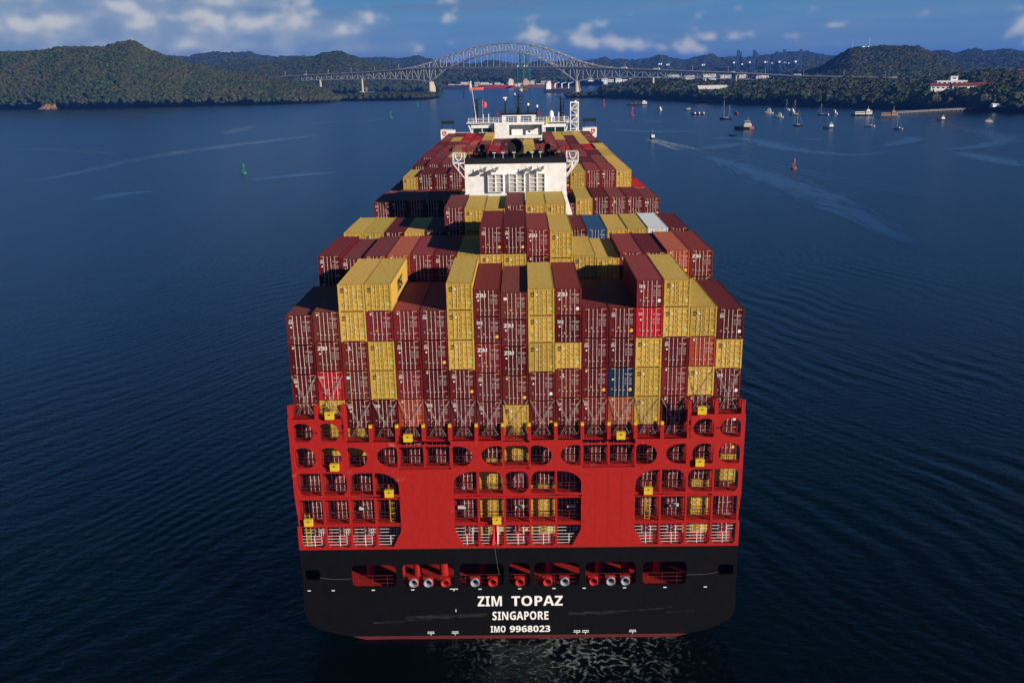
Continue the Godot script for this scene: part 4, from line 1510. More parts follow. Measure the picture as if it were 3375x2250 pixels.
func make_paints():
	# four tones of every paint, with a paler one for the sun-faded roofs
	var base := {"M": [0.128, 0.0105, 0.0125], "B": [0.165, 0.020, 0.014], "O": [0.36, 0.052, 0.022], "R": [0.44, 0.012, 0.022], "Y": [0.54, 0.355, 0.072], "N": [0.014, 0.026, 0.075], "L": [0.018, 0.060, 0.170], "W": [0.60, 0.63, 0.66]}
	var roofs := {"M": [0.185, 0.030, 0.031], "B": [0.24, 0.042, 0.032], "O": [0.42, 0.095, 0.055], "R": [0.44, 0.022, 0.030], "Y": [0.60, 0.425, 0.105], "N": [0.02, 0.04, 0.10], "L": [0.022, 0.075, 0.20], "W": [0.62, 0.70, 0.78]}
	for k in base:
		for v in 4:
			var f: float = ([1.0, 0.72, 1.5, 1.05][v] if k == "M" else [1.0, 0.85, 1.14, 0.94][v]) * 1.1
			var g: float = [1.0, 1.0, 1.2, 1.6][v]
			var c: Array = base[k]
			paint[k + str(v)] = mat("paint_%s%d" % [k, v], c[0] * f, c[1] * f * (g if k in "MBO" else 1.0), c[2] * f * (g if k in "MBO" else (0.9 + 0.1 * v if k == "Y" else 1.0)), 0.5, "grime", 0.31)
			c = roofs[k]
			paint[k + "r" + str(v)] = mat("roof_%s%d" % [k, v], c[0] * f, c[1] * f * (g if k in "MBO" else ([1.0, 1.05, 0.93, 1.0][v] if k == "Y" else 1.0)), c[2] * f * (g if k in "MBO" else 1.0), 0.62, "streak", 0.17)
	mat("bar_steel", 0.62, 0.58, 0.55, 0.5)
	mat("bar_yellow", 0.60, 0.46, 0.17, 0.5)
	mat("seal", 0.012, 0.011, 0.011, 0.7)
	mat("print_white", 0.66, 0.63, 0.61, 0.6)
	mat("print_code", 0.42, 0.36, 0.35, 0.6)
	mat("print_brown", 0.22, 0.14, 0.035, 0.6)
	mat("print_black", 0.025, 0.022, 0.02, 0.6)
	mat("plate_grey", 0.16, 0.15, 0.15, 0.5)
	mat("plate_white", 0.72, 0.72, 0.72, 0.5)
	mat("sticker_green", 0.22, 0.55, 0.30, 0.6)
	mat("sticker_orange", 0.78, 0.40, 0.03, 0.6)
	mat("caution", 0.62, 0.36, 0.08, 0.6)


const LOOK := {"M": "maroon", "B": "brown", "O": "orange", "R": "bright red", "Y": "yellow", "N": "navy blue", "L": "blue", "W": "white"}
const MARKS := {"Z": " with large lettering", "z": " with small starred logo", "t": " with lowercase lettering", "C": " with white capitals", "y": " with black logo", "1": " with numeral", "w": " with white label", "p": "", "n": ""}


func where(i: int) -> String:
	if i == 8:
		return "middle stack"
	return ("%s stack from left" % ORD[i]) if i < 8 else ("%s stack from right" % ORD[16 - i])


func container(code: String, i: int, top: float, h_std: bool, z: float, tier: int, bay: String, near: bool):
	var key := "s" if h_std else "h"
	var h := 2.575 if h_std else 2.88
	var hue := code[0]
	var logo := code[1]
	var label := "%s container%s, %s, %s, %s" % [LOOK[hue], MARKS[logo], where(i), "topmost" if tier == 0 else "%s from top" % ORD[tier], bay]
	if label.split(" ").size() > 16:
		label = "%s container, %s, %s, %s" % [LOOK[hue], where(i), "topmost" if tier == 0 else "%s from top" % ORD[tier], bay]
	var t := thing("container", label, "container", Vector3(xcol(i) + 1.25, top - h, z), 0.0, "containers stacked on the ship")
	var v := rng.randi() % 4
	if hue == "Y" and v == 3: v = 0
	var pm: Material = paint[hue + str(v)]
	part(t, "body", cm[key + "body"], pm)
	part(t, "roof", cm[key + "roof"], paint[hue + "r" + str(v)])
	part(t, "frame", cm[key + "frame"], pm)
	var bars: Material = mats.bar_steel if hue != "Y" else mats.bar_yellow
	if near:
		for s in 2:
			var d := part(t, "door", cm[key + "door%d" % s], pm)
			for x in ([-0.61, -0.22] if s == 0 else [0.16, 0.585]):
				part(d, "locking_bar", cm[key + "bar"], bars, Vector3(x, 0, 0))
		part(t, "door_seal", cm[key + "seal"], mats.seal)
		var ink: Material = mats.print_white if hue != "Y" else mats.print_black
		fine(part(t, "print", cm[key + "print%d" % (rng.randi() % 3)], mats.print_code if hue != "Y" else mats.print_brown))
		var zz := -0.05
		if logo_mesh.has(logo):
			part(t, "logo", logo_mesh[logo], ink, Vector3(0, h * 0.79, zz))
		part(t, "plate", logo_mesh.plate, mats.plate_grey, Vector3(-0.86, h * 0.27, zz))
		var r := rng.randf()
		if hue == "Y":
			part(t, "plate", logo_mesh.disc if r < 0.3 else logo_mesh.sticker, mats.plate_white, Vector3(-0.42, h * 0.77, zz)).scale = Vector3(0.6, 0.8, 1)
			part(t, "plate", logo_mesh.tri, mats.plate_white, Vector3(-0.42, h * 0.55, zz)).scale = Vector3(0.7, -0.7, 1)
			if r < 0.75:
				part(t, "sticker", logo_mesh.sticker, mats.sticker_green, Vector3(0.86, h * 0.27, zz))
			if r > 0.55:
				part(t, "sticker", logo_mesh.sticker, mats.sticker_orange, Vector3(0.86, h * 0.19, zz))
		else:
			if r < 0.7:
				part(t, "plate", logo_mesh.disc, mats.plate_white, Vector3(-0.8, h * 0.6 if logo != "p" else h * 0.9, zz))
			if r > 0.55:
				part(t, "sticker", logo_mesh.tri, mats.sticker_orange, Vector3(-0.36, h * 0.36, zz)).scale = Vector3(0.9, 0.9, 1)
			if rng.randf() < 0.3:
				part(t, "sticker", logo_mesh.placard, mats.sticker_orange if rng.randf() < 0.65 else mats.plate_white, Vector3(0.86, h * 0.25, zz))
		if not h_std and hue != "W":
			fine(part(t, "caution_bars", cm[key + "caution"], mats.caution))
	else:
		for s in 2:
			part(t, "door", cm[key + "door%d" % s], pm)
		fine(part(t, "locking_bars", cm[key + "bars"], bars))
		if logo_mesh.has(logo):
			part(t, "logo", logo_mesh[logo], mats.print_white if hue != "Y" else mats.print_black, Vector3(0, h * 0.79, -0.05))
		if hue != "Y":
			fine(part(t, "print", cm[key + "print0"], mats.print_code))


func make_cargo():
	container_meshes("h", 2.88)
	container_meshes("s", 2.575)
	make_logos()
	make_paints()
	rng.seed = 77
	var fill := MB.new()     # the tiers below that no eye reaches
	var hues := [Color(0.15, 0.017, 0.02), Color(0.19, 0.028, 0.022), Color(0.13, 0.016, 0.02), Color(0.6, 0.4, 0.08), Color(0.16, 0.02, 0.02)]
	var stack_fill := func(i: int, top: float, z: float):
		var y := top
		while y > 12.0:
			fill.col = hues[rng.randi() % 5]
			fill.span(Vector3(xcol(i) + 0.04, y - 2.86, z - CL + 0.02), Vector3(xcol(i) + 2.46, y - 0.02, z - 0.04))
			y -= 2.896
	# bay A, sternmost: every tier stands open to view behind the red frame
	var A := [[0.0, "Mz Mp Mz Mp Mp Mp Mp Mp"], [0.29, "Bp BZ RC Yy Yy Mp Mp Mp"], [2.87, "Yy Yy B1 Bw Mz Yy Mp Mp Mp"], [2.87, "Yy Mp Yy Yy Mt Mp Mp Mp Nn"], [0.3, "Mp Mz Mz Op Mp Mp Mp Mp"],
		[0.3, "Mz Mz Mp Mt Mp Mp Mp Mp"], [2.85, "Yy Yy Yy Mz Mz Mp Mp MZ Mp"], [2.2, "BZ Mt MZ Mz Mz Mp Yy Yy Yy"], [1.88, "Bw MZ MZ Bp Yy Yy Mp Mp Mp"], [2.22, "Yy Yy Yy MC Mp Mp Mp Yy Yy"],
		[2.2, "BZ Mt Yy B1 MC Mp Mp Mp Mp"], [0.27, "Mp Mz Mp Mz Mp Mp Mp Mp"], [0.27, "Mz Mz Nn Op Mp Mp Mp Mp"], [2.86, "Mt RC Yy Yy Yy MZ Mp Mp Mp"], [2.88, "Yy Yy Mz Mp Mp Mp Mp Mp Mp"],
		[0.29, "Yy Op Yy Mp Mp Mp Yy Yy"], [0.04, "Mz Yy Mt Mp Mp Yy Mp Mp"]]
	for i in 17:
		var codes: PackedStringArray = A[i][1].split(" ")
		var n := codes.size()
		var std := []
		std.resize(n)
		std.fill(false)
		if n == 9:
			std[0] = true
		if i >= 7 and i <= 10:
			std[1] = true
		if i == 10:
			std[2] = true
		# make the stack end on the deck by choosing the heights of the lowest boxes
		var y: float = TOP + A[i][0]
		var sum := 0.0
		for s in std:
			sum += 2.591 if s else 2.896
		var k := n - 1
		while y - sum < 10.6 and k > 3:
			std[k] = true
			sum -= 0.305
			k -= 1
		for t in n:
			container(codes[t], i, y, std[t], 0.0, t, "sternmost bay", true)
			y -= 2.591 if std[t] else 2.896
		# what the lowest box stands on
		var pd := MB.new()
		pd.span(Vector3(xcol(i) + 0.05, 10.14, -CL + 0.1), Vector3(xcol(i) + 2.45, y - 0.004, -0.1))
		part(ship, "cargo_pedestal", pd.done(), mats.dark_red)
	# further bays: z, tops, codes of the top tier, codes of the second tier where it shows
	var bays := [
		[-14.9, "second bay from stern", [2.63, 2.30, 2.54, 2.58, 2.59, 2.55, 2.53, 5.46, 5.45, 5.11, 4.89, 2.24, 1.95, 2.5, 2.49, 2.65, 2.63], "Mz Mz Mp Op Mp Mz Yy Mz Mz MZ Yy Yy Yy Mt Mp Op BZ", "Mp Mp - - Mp Mp - Yy Yy Mp Yy Mp Mp - - - Mp", true],
		[-30.0, "bay just aft of funnel", [2.54, 2.5, 2.49, 2.45, 2.49, 5.43, 5.3, 5.2, 5.6, 5.71, 5.67, 2.49, 2.45, 2.47, 2.52, 2.58, 2.52], "Yy Yy Mp Yy Mp Mz Yy Yy Mp Yy Yy Mp Lp Yy Yy Wp Mp", "- - - - - Mp Yy Mp Mp Mp Mp - - - - - -", true],
		[-54.0, "bay beside the funnel", [2.87, 3.2, 3.2, 3.2, 3.2, 3.15, -99, -99, -99, -99, -99, 2.3, 3.04, 3.12, 3.1, 3.13, 2.88], "MC Mw Mp Mp Mp Yy - - - - - Mp Yy Mp B1 Mz Mt", "- - - - - - - - - - - - - - - - -", true],
		[-69.7, "first bay past funnel", [2.5, 4.79, 5.15, 5.15, 5.42, 5.4, 5.3, 5.3, 5.3, 5.3, 5.3, 5.19, 5.36, 5.43, 5.43, 5.42, 2.6], "Mp Yy Mz Mp Mw Mp - - - - - Mp Yy Mp Mw Yy Rp", "- - - - - - - - - - - - - - - - -", true],
		[-84.2, "second bay past funnel", [2.5, 5.2, 5.5, 5.5, 5.4, 5.3, 5.3, 5.3, 5.3, 5.3, 5.3, 5.3, 5.3, 5.35, 5.35, 5.35, 2.5], "- Mp Mp Mp Mp Mp Yy Yy - - Bp Bp Mp Mp Bp Yy -", "", false],
		[-98.6, "third bay past funnel", [2.5, 5.4, 5.4, 5.1, 5.1, 5.3, 5.4, 5.4, 5.3, 5.3, 5.3, 5.3, 5.3, 5.35, 5.35, 5.4, 2.5], "- Mp Mp Yy Yy Mp Rp Mp Yy Yy Mp Yy Mp Bp Mp Yy -", "", false],
		[-112.8, "fourth bay past funnel", [2.5, 5.3, 5.2, 5.6, 5.6, 5.6, 5.4, 5.4, 5.3, 5.4, 5.4, 5.3, 5.3, 5.35, 5.35, 5.5, 2.5], "- Mp Bp Op Bp Mp Rp Mp Bp Yy Bp Mp Bp Bp Rp Yy -", "", false],
		[-127.0, "fifth bay past funnel", [2.5, 5.3, 5.3, 5.2, 5.1, 5.4, 2.6, 2.6, 2.6, 2.6, 2.6, 5.3, 5.3, 5.3, 5.2, 5.0, 2.5], "- Mp Mp Bp Op Mp - - - - - Mp Mp Mp Yy Mp -", "", false],
		[-141.3, "second bay aft of bridge", [2.5, 5.25, 5.3, 5.3, 5.3, 5.35, 4.7, 4.5, 4.5, 4.6, 4.2, 5.3, 5.3, 5.3, 5.3, 5.1, 2.5], "- Bp Yy Rp Rp Yy Mp Mp Yy Yy Mp Mp Yy Mp Yy Mp -", "", false],
		[-155.6, "bay right behind bridge", [2.5, 5.3, 5.3, 5.3, 5.3, 5.4, -99, -99, -99, -99, -99, 5.3, 5.3, 5.35, 5.35, 5.35, 2.5], "- Bp Mp Rp Mp Yy - - - - - Mp Yy Yy Yy Mp -", "", false],
	]
	for B in bays:
		var top: Array = B[2]
		var c1: PackedStringArray = B[3].split(" ")
		var c2: PackedStringArray = B[4].split(" ") if B[4] else PackedStringArray()
		for i in 17:
			if top[i] < -50.0:
				continue
			var y: float = TOP + top[i]
			if c1[i] != "-":
				container(c1[i], i, y, false, B[0], 0, B[1], B[5])
				y -= 2.896
				if c2.size() == 17 and c2[i] != "-":
					container(c2[i], i, y, false, B[0], 1, B[1], B[5])
					y -= 2.896
			stack_fill.call(i, y, B[0])
	var fm := mat("lower_tiers", 1, 1, 1, 0.55)
	fm.vertex_color_use_as_albedo = true
	fm.albedo_color = Color.WHITE
	var fo := part(self, numbered("lower_container_tiers"), fill.done(), fm)
	fo.set_meta("kind", "stuff")
	fo.set_meta("label", "lower tiers of stacked containers hidden under the top layer amidships")
	fo.set_meta("category", "containers")
	# the logo on the side of the yellow container that stands free at the stern
	var side := text_mesh("msc", 3.6, 1.25, 0.01)
	var host := find_child("container_020", true, false)
	for c in get_children():
		if c.has_meta("label") and str(c.get_meta("label")) == "yellow container with black logo, fourth stack from left, topmost, sternmost bay":
			host = c
	if host:
		var o := part(host, "side_logo", side, mats.print_black, Vector3(1.202, 0.5, -8.0))
		o.rotation.y = PI / 2
		o.position = Vector3(1.203, 0.6, -4.6)


# ---------------------------------------------------------------- land and woods
var crowns := []
var lands := {}


func land_point(st: Array, s: float, t: float, rough: float) -> Vector3:
	# s runs along the stations, t from the shore (0) over the ridge (1) to the far foot (2)
	var i := clampi(int(s), 0, st.size() - 2)
	var f := clampf(s - i, 0.0, 1.0)
	f = f * f * (3.0 - 2.0 * f)
	var a: Array = st[i]
	var b: Array = st[i + 1]
	var cx := lerpf(a[0], b[0], s - i)
	var cz := lerpf(a[1], b[1], s - i)
	var rx := lerpf(a[2], b[2], s - i)
	var rz := lerpf(a[3], b[3], s - i)
	var h := lerpf(a[4], b[4], f)
	var x := cx + (rx - cx) * t
	var z := cz + (rz - cz) * t
	var p: float
	if t <= 1.0:
		p = sin(pow(clampf(t, 0.0, 1.0), 0.85) * PI / 2)
	else:
		p = 0.5 + 0.5 * cos((t - 1.0) * PI)
	var n := noise.get_noise_2d(x * 0.12, z * 0.12) * rough * minf(1.0, t * 3.0) * p
	return Vector3(x, maxf(0.6, h * p + 1.2 + n) if t > 0.0 else -1.5, z)


func make_crowns():
	var r := RandomNumberGenerator.new()
	r.seed = 19
	for v in 3:
		var b := MB.new()
		var lobes := []
		for k in 6:
			lobes.append([Vector3(r.randf_range(-0.32, 0.32), r.randf_range(0.45, 0.85), r.randf_range(-0.32, 0.32)), r.randf_range(0.2, 0.36)])
		for L in lobes:
			var c: Vector3 = L[0]
			var rad: float = L[1]
			var pts := []
			for j in 5:
				for i in 7:
					var th := PI * (j / 4.0)
					var ph := TAU * i / 7.0
					var d := Vector3(sin(th) * cos(ph), cos(th), sin(th) * sin(ph))
					pts.append(c + d * rad * (0.72 + r.randf() * 0.5) * Vector3(1.0, 0.85, 1.0))
			for j in 4:
				for i in 7:
					b.quad(pts[j * 7 + i], pts[j * 7 + (i + 1) % 7], pts[(j + 1) * 7 + (i + 1) % 7], pts[(j + 1) * 7 + i])
			# loose leaf clumps that break the outline
			for k in 14:
				var d := Vector3(r.randfn(), absf(r.randfn()) * 0.8, r.randfn()).normalized()
				var p := c + d * rad * 1.12
				var u := Vector3(r.randfn(), r.randfn(), r.randfn()).normalized() * 0.07
				var w := Vector3(r.randfn(), r.randfn(), r.randfn()).normalized() * 0.07
				b.quad(p - u, p + w, p + u, p - w)
		b.tube(Vector3.ZERO, Vector3(0, 0.55, 0), 0.035, 5, 0.02, false)
		crowns.append(b.done())


func forest(label: String, st: Array, count: int, size: float, t0: float, t1: float, rough: float, tint: float, seed_: int):
	var r := RandomNumberGenerator.new()
	r.seed = seed_
	var fm := mat("foliage", 1, 1, 1, 0.75)
	fm.vertex_color_use_as_albedo = true
	fm.albedo_color = Color.WHITE
	for v in 3:
		var mm := MultiMesh.new()
		mm.transform_format = MultiMesh.TRANSFORM_3D
		mm.use_colors = true
		mm.mesh = crowns[v]
		var n := count / 3
		mm.instance_count = n
		for k in n:
			var s := r.randf() * (st.size() - 1)
			var t := t0 + (t1 - t0) * pow(r.randf(), 0.8)
			var p := land_point(st, s, t, rough)
			var g := size * (0.6 + 0.75 * r.randf())
			var b := Basis(Vector3.UP, r.randf() * TAU).scaled(Vector3(g * (0.85 + 0.5 * r.randf()), g * (0.75 + 0.4 * r.randf()), g * (0.85 + 0.5 * r.randf())))
			mm.set_instance_transform(k, Transform3D(b, p - Vector3(0, g * 0.22, 0)))
			# mixed dry-season wood: greens, olive, some brown and bare
			var q := r.randf() * 0.6 + 0.2 + 0.75 * noise.get_noise_2d(p.x * 0.2, p.z * 0.2)
			var c := Color(0.040, 0.060, 0.018)
			if q > 0.85:
				c = Color(0.058, 0.056, 0.028)
			elif q > 0.60:
				c = Color(0.062, 0.064, 0.024)
			elif q < 0.06:
				c = Color(0.045, 0.085, 0.020)
			elif q < 0.25:
				c = Color(0.024, 0.040, 0.014)
			var kk := (0.8 + 0.3 * r.randf()) * tint
			mm.set_instance_color(k, Color(c.r * kk, c.g * kk, c.b * kk))
		var o := MultiMeshInstance3D.new()
		o.name = numbered("forest")
		o.multimesh = mm
		o.material_override = fm
		add_child(o)
		o.set_meta("kind", "stuff")
		o.set_meta("label", [label, label + ", broad crowns", label + ", tall crowns"][v])
		o.set_meta("category", "forest")


func make_land():
	noise.seed = 12
	noise.frequency = 0.05
	noise.fractal_octaves = 4
	make_crowns()
	var gm := mat("hill_ground", 0.060, 0.056, 0.026, 0.9, "grime", 0.01)
	var data := [
		["headland", [[-1144, -1628, -1294, -1888, 95], [-1059, -1626, -1198, -1886, 97], [-980, -1625, -1109, -1885, 98], [-947, -1625, -1071, -1885, 98], [-903, -1616, -1022, -1876, 98], [-854, -1606, -967, -1866, 98], [-824, -1600, -932, -1860, 103], [-788, -1593, -892, -1853, 101], [-749, -1590, -848, -1850, 99], [-713, -1597, -806, -1857, 107], [-693, -1600, -783, -1860, 108], [-662, -1606, -751, -1866, 90], [-632, -1611, -717, -1871, 79], [-590, -1619, -671, -1879, 63], [-528, -1630, -592, -1861, 47], [-454, -1643, -493, -1808, 33], [-403, -1666, -427, -1783, 25], [-371, -1680, -388, -1767, 17], [-360, -1747, -372, -1814, 1], [-356, -1768, -368, -1829, 1]]],
		["hill_mid", [[-872, -2268, -1105, -2918, 65], [-804, -2268, -1019, -2918, 66], [-761, -2268, -963, -2918, 69], [-699, -2268, -884, -2918, 81], [-638, -2268, -807, -2918, 79], [-573, -2268, -724, -2918, 76], [-526, -2268, -664, -2918, 84], [-482, -2268, -608, -2918, 97], [-455, -2268, -573, -2918, 103], [-418, -2268, -527, -2918, 88], [-390, -2268, -493, -2918, 74], [-369, -2268, -467, -2918, 63], [-298, -2268, -378, -2918, 53], [-201, -2268, -255, -2918, 44]]],
		["far_left", [[-1509, -3718, -1768, -4418, 117], [-1411, -3718, -1652, -4418, 123], [-1335, -3718, -1564, -4418, 116], [-1277, -3718, -1494, -4418, 131], [-1218, -3718, -1424, -4418, 135], [-1107, -3718, -1294, -4418, 133], [-1044, -3718, -1221, -4418, 117], [-985, -3718, -1153, -4418, 109], [-868, -3718, -1016, -4418, 110], [-801, -3718, -938, -4418, 97]]],
		["far_mid", [[-782, -4218, -900, -4918, 92], [-715, -4218, -822, -4918, 101], [-612, -4218, -702, -4918, 104], [-547, -4218, -628, -4918, 94], [-508, -4218, -583, -4918, 100], [-470, -4218, -539, -4918, 109], [-419, -4218, -481, -4918, 92], [-393, -4218, -451, -4918, 77], [-328, -4218, -377, -4918, 66]]],
		["harbour", [[-295, -2818, -434, -4218, 55], [-209, -2818, -306, -4218, 63], [-165, -2818, -242, -4218, 61], [-122, -2818, -178, -4218, 62], [-100, -2818, -147, -4218, 70], [-78, -2818, -114, -4218, 72], [-57, -2818, -83, -4218, 63], [-25, -2818, -35, -4218, 57], [19, -2818, 29, -4218, 54], [51, -2818, 77, -4218, 65], [73, -2818, 108, -4218, 57], [138, -2818, 205, -4218, 65], [181, -2818, 267, -4218, 61], [251, -2818, 371, -4218, 54]]],
		["far_right", [[191, -3218, 358, -6118, 64], [245, -3218, 458, -6118, 74], [289, -3218, 540, -6118, 85], [314, -3218, 587, -6118, 70], [338, -3218, 632, -6118, 78], [388, -3218, 724, -6118, 69], [437, -3218, 816, -6118, 77], [483, -3218, 901, -6118, 97], [523, -3218, 976, -6118, 76], [572, -3218, 1067, -6118, 63], [609, -3218, 1136, -6118, 82], [654, -3218, 1218, -6118, 96], [683, -3218, 1273, -6118, 74], [731, -3218, 1363, -6118, 79], [769, -3218, 1434, -6118, 70], [842, -3218, 1569, -6118, 86], [926, -3218, 1724, -6118, 100], [988, -3218, 1839, -6118, 102], [1030, -3218, 1918, -6118, 82], [1071, -3218, 1994, -6118, 73], [1188, -3218, 2212, -6118, 75], [1324, -3218, 2464, -6118, 80]]],
		["round_hill", [[543, -1768, 687, -2268, 21], [558, -1768, 706, -2268, 26], [584, -1768, 737, -2268, 35], [605, -1768, 762, -2268, 49], [628, -1768, 790, -2268, 65], [644, -1768, 809, -2268, 75], [659, -1768, 828, -2268, 77], [703, -1768, 883, -2268, 79], [738, -1768, 927, -2268, 78], [765, -1768, 960, -2268, 77], [778, -1768, 978, -2268, 70], [800, -1768, 1006, -2268, 60], [819, -1768, 1032, -2268, 48], [848, -1768, 1070, -2268, 31], [877, -1768, 1107, -2268, 21], [906, -1768, 1145, -2268, 17], [948, -1768, 1198, -2268, 11]]],
		["far_east", [[1204, -2918, 1750, -4318, 56], [1287, -2918, 1869, -4318, 76], [1331, -2918, 1932, -4318, 78], [1360, -2918, 1975, -4318, 64], [1375, -2918, 1997, -4318, 70], [1406, -2918, 2041, -4318, 80], [1428, -2918, 2072, -4318, 80], [1453, -2918, 2109, -4318, 72], [1484, -2918, 2154, -4318, 75], [1525, -2918, 2212, -4318, 81], [1579, -2918, 2292, -4318, 69], [1678, -2918, 2437, -4318, 61]]],
		["right_shore", [[155, -1697, 160, -1757, 1], [165, -1684, 170, -1744, 1], [183, -1640, 217, -1970, 4], [204, -1588, 243, -1918, 14], [243, -1492, 292, -1822, 15], [275, -1397, 335, -1727, 11], [304, -1313, 374, -1643, 11], [335, -1258, 415, -1588, 13], [364, -1207, 454, -1537, 15], [391, -1164, 491, -1494, 15], [417, -1124, 528, -1454, 15], [440, -1082, 560, -1412, 15], [472, -1025, 607, -1355, 15], [491, -990, 636, -1320, 18], [510, -959, 665, -1289, 24], [534, -925, 701, -1255, 24], [552, -886, 731, -1216, 24], [640, -780, 860, -1080, 24]]],
		["spit", [[-376, -1781, -389, -1851, 2], [-343, -1769, -356, -1839, 2], [-305, -1754, -316, -1824, 3], [-258, -1752, -267, -1822, 4], [-216, -1751, -224, -1821, 3], [-189, -1772, -196, -1842, 2], [-177, -1833, -183, -1903, 1]]],
		["pier_bank", [[-205, -1882, -205, -1900, 1], [-195, -1880, -195, -1905, 2], [-184, -1878, -184, -1905, 2], [-172, -1884, -172, -1905, 1]]],
		["pier_bank_right", [[84, -1704, 84, -1722, 1], [95, -1700, 96, -1725, 2], [125, -1698, 126, -1725, 2], [150, -1692, 150, -1722, 2], [175, -1690, 176, -1720, 1]]],
	]
	for d in data:
		lands[d[0]] = d[1]
	for d in data:
		var st: Array = d[1]
		var rough: float = 7.0 if st[0][4] > 30 else 2.5
		var b := MB.new()
		var per := 7 if st.size() > 5 else 10
		var ns := (st.size() - 1) * per
		var nt := 26
		for i in ns + 1:
			for j in nt + 1:
				var p := land_point(st, i / float(per), j * 2.0 / nt, rough)
				b.v.append(p)
		b.n.resize(b.v.size())
		for i in ns + 1:
			for j in nt + 1:
				var q := i * (nt + 1) + j
				var a := b.v[mini(i + 1, ns) * (nt + 1) + j] - b.v[maxi(i - 1, 0) * (nt + 1) + j]
				var c := b.v[i * (nt + 1) + mini(j + 1, nt)] - b.v[i * (nt + 1) + maxi(j - 1, 0)]
				var m := a.cross(c).normalized()
				b.n[q] = m if m.y > 0 else -m
		for i in ns:
			for j in nt:
				var q := i * (nt + 1) + j
				b.ix.append_array([q, q + nt + 1, q + 1, q + 1, q + nt + 1, q + nt + 2])
		setting("hill" if st[0][4] > 30 or d[0] == "round_hill" else "shore_ground", b.done(), gm)
	forest("dense mixed forest covering the left headland", lands.headland, 24000, 8.0, 0.015, 1.25, 7.0, 1.0, 1)
	forest("dark green forest on the peaked hill left of the bridge", lands.hill_mid, 21000, 10.0, 0.02, 1.15, 7.0, 0.85, 2)
	forest("forest on the distant left ridge", lands.far_left, 7500, 14.0, 0.05, 1.1, 7.0, 0.8, 3)
	forest("forest on the distant hills just left of the arch", lands.far_mid, 7500, 14.0, 0.05, 1.1, 7.0, 0.8, 4)
	forest("low woods behind the harbour under the arch", lands.harbour, 9000, 14.0, 0.05, 1.1, 7.0, 0.8, 5)
	forest("forest on the blue ridge behind the blue cranes", lands.far_right, 15000, 18.0, 0.05, 1.1, 7.0, 0.8, 6)
	forest("brownish forest on the round hill at right", lands.round_hill, 18000, 8.5, 0.02, 1.2, 7.0, 0.95, 7)
	forest("forest on the distant hills at the right edge", lands.far_east, 9000, 15.0, 0.05, 1.1, 7.0, 0.8, 8)
	forest("shoreline trees along the right bank", lands.right_shore, 7500, 13.0, 0.02, 1.3, 2.5, 0.9, 9)
	forest("low mangrove on the spit under the bridge", lands.spit, 900, 8.0, 0.06, 1.4, 2.5, 0.8, 10)
	forest("bushes round the left main bridge pier", lands.pier_bank, 60, 7.5, 0.1, 1.6, 2.5, 0.8, 11)
	forest("bushes round the right main bridge pier", lands.pier_bank_right, 75, 7.0, 0.1, 1.6, 2.5, 0.8, 12)
	# bare rock face at the foot of the headland
	var rk := thing("rock_face", "bare tan rock face at the waterline of the left headland", "rock", Vector3(-848, 0, -1603))
	var b2 := MB.new()
	var pts := []
	for i in 12:
		for j in 7:
			var u := i / 11.0
			var w := j / 6.0
			var hgt := 24.0 * sin(clampf(u * 1.05, 0.0, 1.0) * PI) * (0.75 + 0.4 * noise.get_noise_1d(i * 40.0))
			pts.append(Vector3(-20 + u * 42 + noise.get_noise_2d(i * 30.0, j * 30.0) * 4.0, w * hgt, -w * 18 + noise.get_noise_2d(i * 50.0 + 9, j * 50.0) * 5.0 + 3.0))
	for i in 11:
		for j in 6:
			b2.quad(pts[i * 7 + j], pts[(i + 1) * 7 + j], pts[(i + 1) * 7 + j + 1], pts[i * 7 + j + 1])
	part(rk, "rock", b2.done(), mat("tan_rock", 0.30, 0.18, 0.11, 0.9, "grime", 0.05))


# ---------------------------------------------------------------- the arch bridge
func curve_at(c: Array, x: float) -> float:
	for i in c.size() - 1:
		if x <= c[i + 1][0]:
			var t: float = (x - c[i][0]) / (c[i + 1][0] - c[i][0])
			return lerpf(c[i][1], c[i + 1][1], clampf(t, 0.0, 1.0))
	return c[-1][1]


